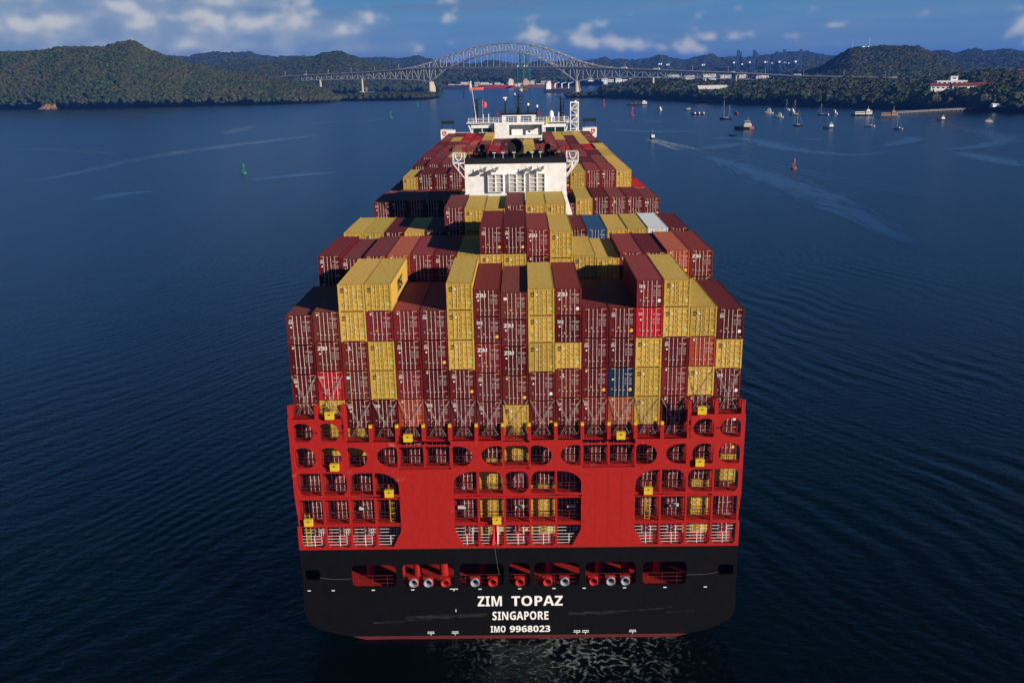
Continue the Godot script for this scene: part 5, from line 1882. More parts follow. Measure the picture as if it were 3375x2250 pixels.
func make_arch_bridge():
	var br := thing("arch_bridge", "long steel arch truss bridge spanning the canal in the distance", "bridge", Vector3(-188.5, 0, -1924.2), deg_to_rad(-29.68))
	var steel := mat("bridge_steel", 0.50, 0.50, 0.49, 0.6)
	var dark := mat("bridge_deck", 0.10, 0.07, 0.075, 0.8)
	var conc := mat("bridge_concrete", 0.52, 0.43, 0.34, 0.8, "fine", 0.05)
	var deck := [[-436, 46], [-357, 48], [-181, 52], [-96, 56], [0, 59.5], [45, 59], [181, 57], [300, 56], [342, 55], [499, 48], [665, 40], [744, 35], [898, 30], [978, 25], [1200, 18]]
	var top := [[-96, 56], [-41, 62], [0, 70], [43, 82], [103, 96], [150, 102], [183, 103.5], [208, 103], [235, 100], [267, 93.5], [297, 85], [323, 75], [344, 67], [383, 57.5], [432, 51]]
	var low := [[0, 31], [45, 58], [102, 77], [153, 86], [192, 88], [240, 81], [274, 69], [300, 56], [342, 30]]
	var lowl := [[-358, 37], [-303, 38], [-182, 39], [-97, 38], [-25, 35], [0, 31]]
	var lowr := [[342, 30], [420, 36], [499, 35], [599, 33], [693, 29], [812, 24]]
	var hw := 6.5
	# the roadway
	var b := MB.new()
	var x := -436.0
	while x < 1190.0:
		var y0 := curve_at(deck, x)
		var y1 := curve_at(deck, x + 20)
		b.bar(Vector3(x, y0 - 0.7, 0), Vector3(x + 20.2, y1 - 0.7, 0), 15.0, 1.4)
		x += 20.0
	part(br, "roadway", b.done(), dark)
	b = MB.new()
	x = -436.0
	while x < 1190.0:
		for s in [-1.0, 1.0]:
			b.bar(Vector3(x, curve_at(deck, x) + 0.7, s * 7.4), Vector3(x + 20, curve_at(deck, x + 20) + 0.7, s * 7.4), 0.25, 0.9)
		x += 20.0
	part(br, "parapet", b.done(), steel)
	# chords and webs of both truss planes
	for s in [-1.0, 1.0]:
		var z: float = s * hw
		var chord := func(name_: String, c: Array, w: float, x0: float, x1: float, dy: float):
			var m := MB.new()
			var q := x0
			while q < x1 - 0.1:
				var q1 := minf(q + 14.35, x1)
				m.bar(Vector3(q, curve_at(c, q) + dy, z), Vector3(q1, curve_at(c, q1) + dy, z), w)
				q = q1
			part(br, name_, m.done(), steel)
		chord.call("arch_top_chord", top, 1.5, -96.0, 432.0, 0.0)
		chord.call("arch_bottom_chord", low, 1.7, 0.0, 342.0, 0.0)
		chord.call("tie_girder", deck, 1.8, 0.0, 342.0, -1.2)
		chord.call("approach_bottom_chord", lowl, 1.4, -358.0, 0.0, 0.0)
		chord.call("approach_bottom_chord", lowr, 1.4, 342.0, 812.0, 0.0)
		# arch web
		var m := MB.new()
		var n := 24
		var st := 344.0 / n
		for i in n:
			var xa := i * st
			var xb := (i + 1) * st
			m.bar(Vector3(xa, curve_at(low, xa), z), Vector3(xa, curve_at(top, xa), z), 0.8)
			if i % 2 == 0:
				m.bar(Vector3(xa, curve_at(low, xa), z), Vector3(xb, curve_at(top, xb), z), 0.8)
			else:
				m.bar(Vector3(xa, curve_at(top, xa), z), Vector3(xb, curve_at(low, xb), z), 0.8)
		m.bar(Vector3(344, 30, z), Vector3(344, 67, z), 1.2)
		m.bar(Vector3(0, 31, z), Vector3(0, 70, z), 1.2)
		part(br, "arch_web", m.done(), steel)
		# hangers
		for i in range(3, n - 2):
			var xa := i * st
			var yl := curve_at(low, xa)
			var yd := curve_at(deck, xa)
			if yl > yd + 2.0:
				m = MB.new()
				m.bar(Vector3(xa, yd - 1.0, z), Vector3(xa, yl, z), 0.45)
				part(br, "hanger", m.done(), steel)
		# webs of the side spans
		for side in [[lowl, -358.0, 0.0], [lowr, 342.0, 812.0]]:
			m = MB.new()
			var cnt := int((side[2] - side[1]) / 14.7)
			var w: float = (side[2] - side[1]) / cnt
			for i in cnt + 1:
				var xa: float = side[1] + i * w
				var ta := curve_at(deck, xa) - 1.0
				if xa > -96.0 and xa < 432.0:
					ta = maxf(ta, curve_at(top, xa))
				m.bar(Vector3(xa, curve_at(side[0], xa), z), Vector3(xa, ta, z), 0.6)
				if i < cnt:
					var xb := xa + w
					var tb := curve_at(deck, xb) - 1.0
					if xb > -96.0 and xb < 432.0:
						tb = maxf(tb, curve_at(top, xb))
					if i % 2 == 0:
						m.bar(Vector3(xa, curve_at(side[0], xa), z), Vector3(xb, tb, z), 0.75)
					else:
						m.bar(Vector3(xa, ta, z), Vector3(xb, curve_at(side[0], xb), z), 0.75)
			part(br, "side_span_web", m.done(), steel)
		# stiffening legs below the main bearings
		m = MB.new()
		m.bar(Vector3(0, 31, z), Vector3(-18, 34, z), 1.2)
		m.bar(Vector3(-5, 18, z), Vector3(-14, 35, z), 0.9)
		m.bar(Vector3(344, 30, z), Vector3(364, 33, z), 1.2)
		part(br, "bearing_leg", m.done(), steel)
	# cross bracing between the planes
	b = MB.new()
	for i in range(-4, 29):
		var xa := i * 344.0 / 24.0
		if xa >= -96.0 and xa <= 430.0:
			b.bar(Vector3(xa, curve_at(top, xa), -hw), Vector3(xa, curve_at(top, xa), hw), 0.6)
			b.bar(Vector3(xa, curve_at(top, xa), -hw), Vector3(xa + 14.3, curve_at(top, xa + 14.3), hw), 0.4)
		if i >= 0 and i <= 24:
			b.bar(Vector3(xa, curve_at(low, xa), -hw), Vector3(xa, curve_at(low, xa), hw), 0.7)
	part(br, "cross_bracing", b.done(), steel)
	# piers
	for p in [[-303, 37.5, 10.0, 6.0], [-182, 38.5, -1.0, 5.5], [0, 30.5, -2.0, 9.0], [343, 29.5, -2.0, 8.0], [500, 34.5, 0.0, 6.0], [599, 32.5, 0.0, 5.0], [655, 36.0, 2.0, 4.0], [693, 28.5, 2.0, 4.0], [812, 23.5, 4.0, 4.0], [900, 28, 4.0, 3.0], [970, 24, 4.0, 3.0]]:
		b = MB.new()
		for s in [-1.0, 1.0]:
			b.tube(Vector3(p[0], p[2], s * hw), Vector3(p[0], p[1], s * hw), p[3] * 0.5, 8, p[3] * 0.4)
		b.box(Vector3(p[0], p[1] - 1.5, 0), Vector3(p[3] * 0.75, 3.0, hw * 2))
		if p[3] > 7.0:
			b.box(Vector3(p[0], p[1] * 0.5 - 1.0, 0), Vector3(p[3] * 0.6, p[1] - 4.0, hw * 2))
		part(br, "pier", b.done(), conc)
	# lamp posts
	for i in 22:
		var xa := -420.0 + i * 66.0
		if xa > 20 and xa < 330:
			continue
		b = MB.new()
		b.tube(Vector3(xa, curve_at(deck, xa), -7.0), Vector3(xa, curve_at(deck, xa) + 10.5, -7.0), 0.22, 5)
		b.bar(Vector3(xa, curve_at(deck, xa) + 10.4, -7.0), Vector3(xa, curve_at(deck, xa) + 10.6, -4.8), 0.2)
		part(br, "lamp_post", b.done(), steel)
	# a few vehicles on the roadway
	var vs := [[-350.0, 1], [-240.0, 0], [412.0, 1], [440.0, 2], [505.0, 2], [560.0, 0], [760.0, 2], [915.0, 1], [648.0, 1]]
	var names := ["white van crossing the bridge far left of the arch", "grey car on the bridge nearing the left tower", "white van just right of the right tower", "white lorry right of the right tower", "white lorry above the first right approach pier", "grey car on the right approach span",
		"white lorry halfway down the right approach", "white van near the right end of the bridge", "white van beside the pale slender approach pier"]
	for i in vs.size():
		var xa: float = vs[i][0]
		var loc := Vector3(xa, curve_at(deck, xa) + 0.02, 3.0)
		var t := thing("road_vehicle", names[i], "vehicle", br.transform * loc, deg_to_rad(-29.68), "vehicles on the bridge")
		var L: float = [4.5, 6.5, 12.0][vs[i][1]]
		var H: float = [1.4, 2.6, 3.6][vs[i][1]]
		b = MB.new()
		b.prism(PackedVector2Array([Vector2(-L / 2, 0.5), Vector2(L / 2, 0.5), Vector2(L / 2, H * 0.6), Vector2(L / 2 - 0.9, H), Vector2(-L / 2, H)]), -1.1, 1.1)
		part(t, "body", b.done(), mats.white_plain if vs[i][1] > 0 else mat("car_grey", 0.25, 0.25, 0.26, 0.4))
		b = MB.new()
		b.box(Vector3(L / 2 - 0.5, H * 0.75, 0), Vector3(0.5, H * 0.25, 2.15))
		part(t, "windscreen", b.done(), mats.glass_dark)
		for w in [-L / 2 + 0.9, L / 2 - 1.0]:
			b = MB.new()
			b.tube(Vector3(w, 0.5, -1.15), Vector3(w, 0.5, 1.15), 0.5, 8)
			part(t, "wheel", b.done(), mats.grey_rubber)


# ---------------------------------------------------------------- boats, buoys, harbour
func hull_mesh(L: float, W: float, H: float, sheer := 0.35, below := 0.4) -> ArrayMesh:
	# a boat hull along x, bow at +x, deck closed
	var b := MB.new()
	var n := 10
	var rings := []
	for i in n + 1:
		var t := i / float(n)
		var w := W * 0.5 * (0.82 + 0.18 * sin(minf(t * 2.0, 1.0) * PI / 2)) * pow(maxf(0.0, 1.0 - pow(t, 3.2)), 0.75)
		var x := -L * 0.5 + L * t
		var y := H * (1.0 + sheer * t * t)
		rings.append([Vector3(x, y, -w), Vector3(x - 0.04 * L * t, -below, -w * 0.72), Vector3(x - 0.04 * L * t, -below, w * 0.72), Vector3(x, y, w)])
	for i in n:
		var p: Array = rings[i]
		var q: Array = rings[i + 1]
		b.quad(p[0], q[0], q[1], p[1])
		b.quad(p[2], q[2], q[3], p[3])
		b.quad(p[3], q[3], q[0], p[0])
	b.quad(rings[0][1], rings[0][2], rings[0][3], rings[0][0])
	return b.done()


func boat(kind: String, label: String, at: Vector3, L: float, turn: float, hull_c: Material, cab_c: Material) -> Node3D:
	var cat: String = {"sail": "sailboat", "ketch": "sailboat", "yacht": "motor yacht", "tug": "tugboat", "launch": "motorboat", "skiff": "motorboat", "barge": "barge", "ferry": "workboat"}[kind]
	var called: String = {"sail": "sailboat", "ketch": "sailboat", "yacht": "motor_yacht", "tug": "tugboat", "launch": "motorboat", "skiff": "motorboat", "barge": "barge", "ferry": "workboat"}[kind]
	var t := thing(called, label, cat, at, turn, "boats at anchor off the right bank" if at.x > 100 else "")
	var W := L * (0.30 if kind != "tug" else 0.34)
	var H := L * 0.10 + 0.25
	if kind == "barge" or kind == "ferry":
		W = L * 0.26
		H = 1.6
	part(t, "hull", hull_mesh(L, W, H, 0.35 if kind != "barge" else 0.05), hull_c)
	var b := MB.new()
	if kind == "sail" or kind == "ketch":
		b.prism(PackedVector2Array([Vector2(-L * 0.2, H), Vector2(L * 0.2, H * 1.1), Vector2(L * 0.12, H + 0.6), Vector2(-L * 0.2, H + 0.75)]), -W * 0.28, W * 0.28)
		part(t, "cabin", b.done(), cab_c)
		b = MB.new()
		b.box(Vector3(-L * 0.02, H + 0.4, 0), Vector3(L * 0.22, 0.22, W * 0.57))
		part(t, "cabin_window", b.done(), mats.glass_dark)
		var ms := [[L * 0.08, L * 1.35]] if kind == "sail" else [[L * 0.16, L * 1.45], [-L * 0.26, L * 1.05]]
		for m in ms:
			b = MB.new()
			b.tube(Vector3(m[0], H, 0), Vector3(m[0], H + m[1], 0), 0.10, 6, 0.07)
			b.bar(Vector3(m[0] - 0.02, H + m[1] * 0.6, -W * 0.25), Vector3(m[0] - 0.02, H + m[1] * 0.6, W * 0.25), 0.06)
			part(t, "mast", b.done(), mats.galv)
			b = MB.new()
			b.tube(Vector3(m[0], H + 1.3, 0), Vector3(m[0] - L * 0.32, H + 1.25, 0), 0.17, 6)
			part(t, "furled_sail", b.done(), mat("sail_cover", 0.02, 0.04, 0.09, 0.8))
		b = MB.new()
		b.tube(Vector3(L * 0.49, H * 1.3, 0), Vector3(ms[0][0], H + ms[0][1], 0), 0.03, 4)
		b.tube(Vector3(-L * 0.49, H, 0), Vector3(ms[-1][0], H + ms[-1][1], 0), 0.03, 4)
		part(t, "rigging", b.done(), mats.galv)
	elif kind == "yacht" or kind == "launch":
		var ch := 0.14 * L + 0.5
		b.prism(PackedVector2Array([Vector2(-L * 0.3, H), Vector2(L * 0.28, H * 1.1), Vector2(L * 0.08, H + ch), Vector2(-L * 0.3, H + ch)]), -W * 0.38, W * 0.38)
		part(t, "cabin", b.done(), cab_c)
		b = MB.new()
		b.prism(PackedVector2Array([Vector2(-L * 0.26, H + ch * 0.45), Vector2(L * 0.2, H + ch * 0.45), Vector2(L * 0.105, H + ch * 0.85), Vector2(-L * 0.26, H + ch * 0.85)]), -W * 0.39, W * 0.39)
		part(t, "window_band", b.done(), mats.glass_dark)
		if kind == "yacht":
			b = MB.new()
			b.prism(PackedVector2Array([Vector2(-L * 0.25, H + ch), Vector2(L * 0.02, H + ch), Vector2(-L * 0.03, H + ch * 1.55), Vector2(-L * 0.22, H + ch * 1.55)]), -W * 0.28, W * 0.28)
			b.box(Vector3(-L * 0.14, H + ch * 1.95, 0), Vector3(L * 0.24, 0.12, W * 0.62))
			for q in [-0.24, -0.04]:
				b.tube(Vector3(L * q, H + ch * 1.5, W * 0.24), Vector3(L * q, H + ch * 1.95, W * 0.24), 0.05, 5)
				b.tube(Vector3(L * q, H + ch * 1.5, -W * 0.24), Vector3(L * q, H + ch * 1.95, -W * 0.24), 0.05, 5)
			part(t, "flying_bridge", b.done(), cab_c)
		b = MB.new()
		b.tube(Vector3(-L * 0.1, H + ch, 0), Vector3(-L * 0.12, H + ch * 2.6, 0), 0.05, 5)
		part(t, "aerial", b.done(), mats.galv)
	elif kind == "tug":
		b.prism(PackedVector2Array([Vector2(-L * 0.38, H), Vector2(-L * 0.02, H), Vector2(-L * 0.02, H + L * 0.17), Vector2(-L * 0.38, H + L * 0.17)]), -W * 0.36, W * 0.36)
		b.prism(PackedVector2Array([Vector2(-L * 0.32, H + L * 0.17), Vector2(-L * 0.06, H + L * 0.17), Vector2(-L * 0.04, H + L * 0.31), Vector2(-L * 0.32, H + L * 0.31)]), -W * 0.28, W * 0.28)
		part(t, "wheelhouse", b.done(), cab_c)
		b = MB.new()
		b.box(Vector3(-L * 0.18, H + L * 0.255, 0), Vector3(L * 0.285, L * 0.06, W * 0.575))
		part(t, "window_band", b.done(), mats.glass_dark)
		b = MB.new()
		b.tube(Vector3(-L * 0.2, H + L * 0.31, 0), Vector3(-L * 0.2, H + L * 0.5, 0), 0.12, 6)
		b.bar(Vector3(-L * 0.2, H + L * 0.43, -W * 0.15), Vector3(-L * 0.2, H + L * 0.43, W * 0.15), 0.12)
		part(t, "mast", b.done(), mats.galv)
		b = MB.new()
		for k in 7:
			b.tube(Vector3(-L * 0.35 + k * L * 0.12, H * 0.9, W * 0.47), Vector3(-L * 0.35 + k * L * 0.12, H * 0.9, W * 0.52), 0.35, 8)
		part(t, "fender_tyres", b.done(), mats.grey_rubber)
		b = MB.new()
		b.box(Vector3(L * 0.2, H + 0.7, 0), Vector3(L * 0.2, 1.0, W * 0.4))
		part(t, "winch", b.done(), mat("gear_green", 0.04, 0.07, 0.05, 0.7))
	elif kind == "skiff":
		b.box(Vector3(-L * 0.1, H + 0.5, 0), Vector3(L * 0.16, 0.9, W * 0.4))
		part(t, "console", b.done(), cab_c)
		b = MB.new()
		b.box(Vector3(-L * 0.52, H + 0.25, 0), Vector3(0.4, 0.9, 0.5))
		part(t, "outboard_motor", b.done(), mats.black)
	elif kind == "barge":
		for k in 3:
			b.box(Vector3(-L * 0.28 + k * L * 0.2, H + 1.2 + 0.4 * (k % 2), 0), Vector3(L * 0.17, 2.4 + 0.8 * (k % 2), W * 0.7))
		part(t, "deck_cargo", b.done(), mat("deck_gear", 0.06, 0.05, 0.045, 0.8))
		b = MB.new()
		b.box(Vector3(L * 0.32, H + 1.6, 0), Vector3(L * 0.22, 3.2, W * 0.6))
		b.box(Vector3(L * 0.30, H + 3.9, 0), Vector3(L * 0.1, 1.4, W * 0.4))
		part(t, "deckhouse", b.done(), cab_c)
		b = MB.new()
		b.box(Vector3(L * 0.32, H + 2.2, 0), Vector3(L * 0.2, 0.7, W * 0.61))
		part(t, "window_band", b.done(), mats.glass_dark)
	else:
		b.box(Vector3(-L * 0.22, H + 1.7, 0), Vector3(L * 0.24, 3.4, W * 0.7))
		b.box(Vector3(L * 0.14, H + 1.4, 0), Vector3(L * 0.4, 2.8, W * 0.6))
		b.box(Vector3(-L * 0.2, H + 4.2, 0), Vector3(L * 0.12, 1.7, W * 0.4))
		part(t, "deckhouse", b.done(), cab_c)
		b = MB.new()
		b.box(Vector3(L * 0.14, H + 1.7, 0), Vector3(L * 0.38, 0.8, W * 0.61))
		b.box(Vector3(-L * 0.22, H + 2.2, 0), Vector3(L * 0.22, 0.8, W * 0.71))
		part(t, "window_band", b.done(), mats.glass_dark)
		b = MB.new()
		b.tube(Vector3(-L * 0.2, H + 5.0, 0), Vector3(-L * 0.2, H + 9.0, 0), 0.12, 6)
		part(t, "mast", b.done(), mats.galv)
	return t


func buoy(label: String, at: Vector3, s: float, m: Material):
	var t := thing("channel_buoy", label, "buoy", at, 0.0, "channel marker buoys")
	var b := MB.new()
	b.lathe(Vector3(0, -0.5, 0), [[0.0, 0.0], [1.3 * s, 0.0], [1.45 * s, 0.6], [1.45 * s, 1.1], [1.0 * s, 1.35], [0.0, 1.4]], 12)
	part(t, "float", b.done(), m)
	b = MB.new()
	for k in 4:
		var a := TAU * k / 4 + 0.4
		b.bar(Vector3(cos(a) * 0.8 * s, 0.8, sin(a) * 0.8 * s), Vector3(cos(a) * 0.25 * s, 3.4 * s, sin(a) * 0.25 * s), 0.12 * s)
	part(t, "tower", b.done(), m)
	b = MB.new()
	b.box(Vector3(0, 3.9 * s, 0), Vector3(1.1 * s, 1.3 * s, 0.5 * s))
	b.box(Vector3(0, 3.9 * s, 0), Vector3(0.5 * s, 1.3 * s, 1.1 * s))
	b.lathe(Vector3(0, 4.55 * s, 0), [[0.2 * s, 0], [0.2 * s, 0.5 * s], [0, 0.55 * s]], 8)
	part(t, "topmark", b.done(), m)


func make_boats():
	var wh := mat("boat_white", 0.62, 0.62, 0.60, 0.5)
	var cream := mat("boat_cream", 0.70, 0.66, 0.58, 0.5)
	var dk := mat("boat_dark", 0.025, 0.03, 0.045, 0.5)
	var nv := mat("boat_navy", 0.02, 0.04, 0.10, 0.45)
	var rd := mat("boat_red", 0.34, 0.03, 0.025, 0.5)
	var og := mat("boat_orange", 0.62, 0.16, 0.05, 0.5)
	var grn := mat("boat_green", 0.03, 0.10, 0.07, 0.6)
	var P := PI
	boat("barge", "dark barge with deck gear and a white deckhouse, moored farthest left", Vector3(172, 0, -1319), 32, 0.1, dk, wh)
	boat("yacht", "small white motor cruiser seen bow on, right of the dark barge", Vector3(179, 0, -1140), 9, 1.9, wh, wh)
	boat("launch", "dark hulled launch with a white cabin above the three rafted boats", Vector3(212, 0, -1120), 9.5, P, dk, wh)
	boat("launch", "leftmost of three small boats rafted side by side", Vector3(200, 0, -1014), 8, 2.3, dk, cream)
	boat("launch", "middle one of three small boats rafted together", Vector3(205.2, 0, -1014.4), 8, 2.3, dk, cream)
	boat("launch", "rightmost of three small boats rafted side by side", Vector3(210.4, 0, -1014.8), 7.5, 2.3, grn, cream)
	boat("ketch", "two masted sailboat with dark covers, leftmost among the sailboats", Vector3(215, 0, -910), 12.5, P - 0.25, dk, cream)
	boat("launch", "small bright red boat behind the tug", Vector3(249, 0, -1013), 6.5, 2.2, rd, rd)
	boat("yacht", "long white motor yacht with reddish awning right of the red boat", Vector3(284, 0, -1008), 13, P - 0.4, wh, wh)
	boat("yacht", "white motor yacht with a dark bow in front of the long yacht", Vector3(274, 0, -924), 10.5, P - 0.5, wh, wh)
	boat("sail", "white sailboat moored nearest the far bank with a tall mast", Vector3(327, 0, -1083), 9, 2.1, wh, cream)
	boat("yacht", "white cruiser just left of the dark hulled sloop", Vector3(317, 0, -1027), 9, 2.2, wh, wh)
	boat("sail", "dark green hulled sloop lying beside the white cruiser", Vector3(303, 0, -963), 11.5, P - 0.1, grn, cream)
	boat("sail", "dark hulled sailboat with white coachroof in the middle of the anchorage", Vector3(254, 0, -782), 8.5, P - 0.25, dk, wh)
	boat("sail", "navy sailboat below the old footbridge", Vector3(331, 0, -960), 8.5, P - 0.4, nv, cream)
	boat("launch", "small reddish boat beside the navy sailboat", Vector3(332, 0, -944), 5.5, 2.2, mat("boat_rust", 0.25, 0.08, 0.06, 0.6), cream)
	boat("yacht", "white cruiser with a tall flying bridge right of the navy sailboat", Vector3(349, 0, -976), 9.5, 2.4, wh, wh)
	var tg := boat("tug", "tugboat with tall white wheelhouse and orange stern, nearest of the anchored boats", Vector3(197, 0, -751), 17, P - 0.3, dk, cream)
	var ob := MB.new()
	ob.span(Vector3(-8.6, 0.2, -2.7), Vector3(-5.2, 2.3, 2.7))
	part(tg, "stern_block", ob.done(), og)
	boat("skiff", "dark open skiff below the tug", Vector3(171, 0, -677), 6, P - 0.2, dk, grn)
	boat("tug", "small navy blue tug with white wheelhouse right of the anchorage", Vector3(270, 0, -745), 10, P, nv, wh)
	boat("ferry", "long dark workboat with white deckhouses at the jetty head", Vector3(366, 0, -931), 26, P, dk, cream)
	boat("ferry", "blue grey workboat with a rusty wheelhouse beside the jetty head", Vector3(381, 0, -899), 24, P, mat("boat_slate", 0.07, 0.10, 0.15, 0.6), mat("boat_rusty", 0.34, 0.20, 0.13, 0.7))
	boat("ketch", "white two masted sailboat in front of the jetty workboats", Vector3(310, 0, -757), 9, P - 0.6, wh, cream)
	boat("sail", "single masted sailboat nearest the camera at right", Vector3(319, 0, -716), 8.5, P - 0.9, mat("boat_grey", 0.25, 0.25, 0.24, 0.6), cream)
	boat("tug", "small fishing boat with dark hull off the long jetty", Vector3(405, 0, -830), 9, P, dk, cream)
	boat("launch", "white cabin cruiser farthest right", Vector3(431, 0, -791), 8.5, P - 0.3, wh, cream)
	var pb := boat("launch", "dark pilot boat with white cabin throwing up a wake", Vector3(103, 0, -656), 11, P / 2 + 0.14, dk, wh)
	pb.remove_meta("group")
	boat("tug", "dark tug with an orange wheelhouse under the bridge", Vector3(4, 0, -2235), 22, 0.2, dk, mat("cabin_tan", 0.5, 0.32, 0.18, 0.6))
	var bg := mat("buoy_green", 0.03, 0.22, 0.10, 0.5)
	var brd := mat("buoy_red", 0.45, 0.05, 0.05, 0.5)
	buoy("green channel buoy alone on the open water at left", Vector3(-159, 0, -448), 1.15, bg)
	buoy("rusty red channel buoy alone on the open water at right", Vector3(149, 0, -426), 1.15, mat("buoy_rust", 0.30, 0.10, 0.07, 0.7))
	buoy("small green buoy left of the ship's bridge", Vector3(-159, 0, -1064), 1.6, bg)
	buoy("second green buoy farther up the channel", Vector3(-165, 0, -1419), 1.6, bg)
	buoy("dark green buoy near the left main pier", Vector3(-121, 0, -1911), 2.0, bg)
	buoy("bright red buoy left of the anchored boats", Vector3(130, 0, -1023), 1.9, brd)
	buoy("red buoy below the right main pier", Vector3(122, 0, -1315), 1.8, brd)


func cargo_ship(label: String, at: Vector3, L: float, turn: float, hull_c: Material, house: Material, cranes: int):
	var t := thing("cargo_ship", label, "ship", at, turn, "ships in the harbour beyond the bridge")
	part(t, "hull", hull_mesh(L, L * 0.16, L * 0.05 + 3.0, 0.25, 1.0), hull_c)
	var H := L * 0.05 + 3.0
	var b := MB.new()
	b.box(Vector3(-L * 0.38, H + 7.0, 0), Vector3(L * 0.12, 14.0, L * 0.13))
	b.box(Vector3(-L * 0.37, H + 16.0, 0), Vector3(L * 0.08, 4.0, L * 0.15))
	part(t, "deckhouse", b.done(), house)
	b = MB.new()
	for k in 4:
		b.box(Vector3(-L * 0.38, H + 3.0 + k * 3.2, 0), Vector3(L * 0.122, 0.9, L * 0.12))
	part(t, "window_row", b.done(), mats.glass_dark)
	b = MB.new()
	b.tube(Vector3(-L * 0.44, H, 0), Vector3(-L * 0.44, H + 17, 0), 2.4, 8)
	part(t, "funnel", b.done(), mat("funnel_ochre", 0.35, 0.16, 0.06, 0.6))
	for k in cranes:
		b = MB.new()
		var x := -L * 0.22 + k * L * 0.17
		b.tube(Vector3(x, H, 0), Vector3(x, H + 13, 0), 1.3, 8)
		b.bar(Vector3(x, H + 12, 0), Vector3(x + L * 0.12, H + 15, 0), 0.9)
		part(t, "deck_crane", b.done(), house)
	b = MB.new()
	for k in 5:
		b.box(Vector3(-L * 0.22 + k * L * 0.14, H + 1.0, 0), Vector3(L * 0.1, 2.0, L * 0.1))
	part(t, "hatches", b.done(), mat("hatch_brown", 0.20, 0.05, 0.04, 0.7))


func gantry(label: String, at: Vector3, boom_up: bool, tall: float, m: Material, group: String):
	var t := thing("gantry_crane", label, "crane", at, 0.15, group)
	var w := 9.0
	var b := MB.new()
	for sx in [-w, w]:
		for sz in [-11.0, 11.0]:
			b.bar(Vector3(sx, 0, sz), Vector3(sx, tall * 0.62, sz), 2.6)
		b.bar(Vector3(sx, tall * 0.22, -11), Vector3(sx, tall * 0.22, 11), 1.6)
		b.bar(Vector3(sx, tall * 0.22, -11), Vector3(sx, tall * 0.6, 11), 1.2)
		b.bar(Vector3(sx, tall * 0.6, -11), Vector3(sx, tall * 0.6, 11), 1.6)
	part(t, "portal", b.done(), m)
	b = MB.new()
	for sx in [-3.5, 3.5]:
		b.bar(Vector3(sx, tall * 0.6, -26), Vector3(sx, tall * 0.6, 14), 1.6)
		b.bar(Vector3(sx, tall * 0.6, 6), Vector3(sx, tall * 0.88, 4), 2.6)
		b.bar(Vector3(sx, tall * 0.88, 4), Vector3(sx, tall * 0.62, -24), 0.7)
	part(t, "girder", b.done(), m)
	b = MB.new()
	for sx in [-3.0, 3.0]:
		if boom_up:
			b.bar(Vector3(sx, tall * 0.6, 14), Vector3(sx, tall * 1.12, 24), 3.4)
		else:
			b.bar(Vector3(sx, tall * 0.6, 14), Vector3(sx, tall * 0.62, 62), 1.6)
	for k in 6:
		var f := (k + 0.5) / 6.0
		if boom_up:
			b.bar(Vector3(-3.0, lerpf(tall * 0.6, tall * 1.12, f), lerpf(14, 24, f)), Vector3(3.0, lerpf(tall * 0.6, tall * 1.12, f), lerpf(14, 24, f)), 1.0)
	part(t, "boom", b.done(), m)
	b = MB.new()
	b.box(Vector3(0, tall * 0.64, -16), Vector3(12, 6, 14))
	part(t, "machinery_house", b.done(), mats.white_plain)


func house(label: String, at: Vector3, size: Vector3, turn: float, wall: Material, roof: Material, pitched := true, called := "building"):
	var t := thing(called, label, "building", at, turn)
	var b := MB.new()
	b.box(Vector3(0, size.y * 0.5, 0), size)
	part(t, "wall", b.done(), wall)
	b = MB.new()
	if pitched:
		var hz := size.z * 0.5 + 0.8
		var hx := size.x * 0.5 + 0.8
		var ry := size.y + size.z * 0.22
		b.quad(Vector3(-hx, size.y - 0.1, hz), Vector3(hx, size.y - 0.1, hz), Vector3(hx, ry, 0), Vector3(-hx, ry, 0))
		b.quad(Vector3(hx, size.y - 0.1, -hz), Vector3(-hx, size.y - 0.1, -hz), Vector3(-hx, ry, 0), Vector3(hx, ry, 0))
		b.tri(Vector3(hx - 0.8, size.y, hz - 0.8), Vector3(hx - 0.8, size.y, -hz + 0.8), Vector3(hx - 0.8, ry - 0.2, 0))
		b.tri(Vector3(-hx + 0.8, size.y, -hz + 0.8), Vector3(-hx + 0.8, size.y, hz - 0.8), Vector3(-hx + 0.8, ry - 0.2, 0))
	else:
		b.box(Vector3(0, size.y + 0.3, 0), Vector3(size.x + 0.8, 0.6, size.z + 0.8))
	part(t, "roof", b.done(), roof)
	var n := int(size.x / 5.0)
	var floors := maxi(1, int(size.y / 3.6))
	for f in floors:
		for k in n:
			if n * floors > 40 and (k + f) % 2 == 0:
				continue
			b = MB.new()
			b.box(Vector3(-size.x * 0.5 + (k + 0.5) * size.x / n, (f + 0.55) * size.y / floors, size.z * 0.5 + 0.03), Vector3(size.x / n * 0.55, 1.5, 0.1))
			part(t, "window", b.done(), mats.glass_dark)
	return t


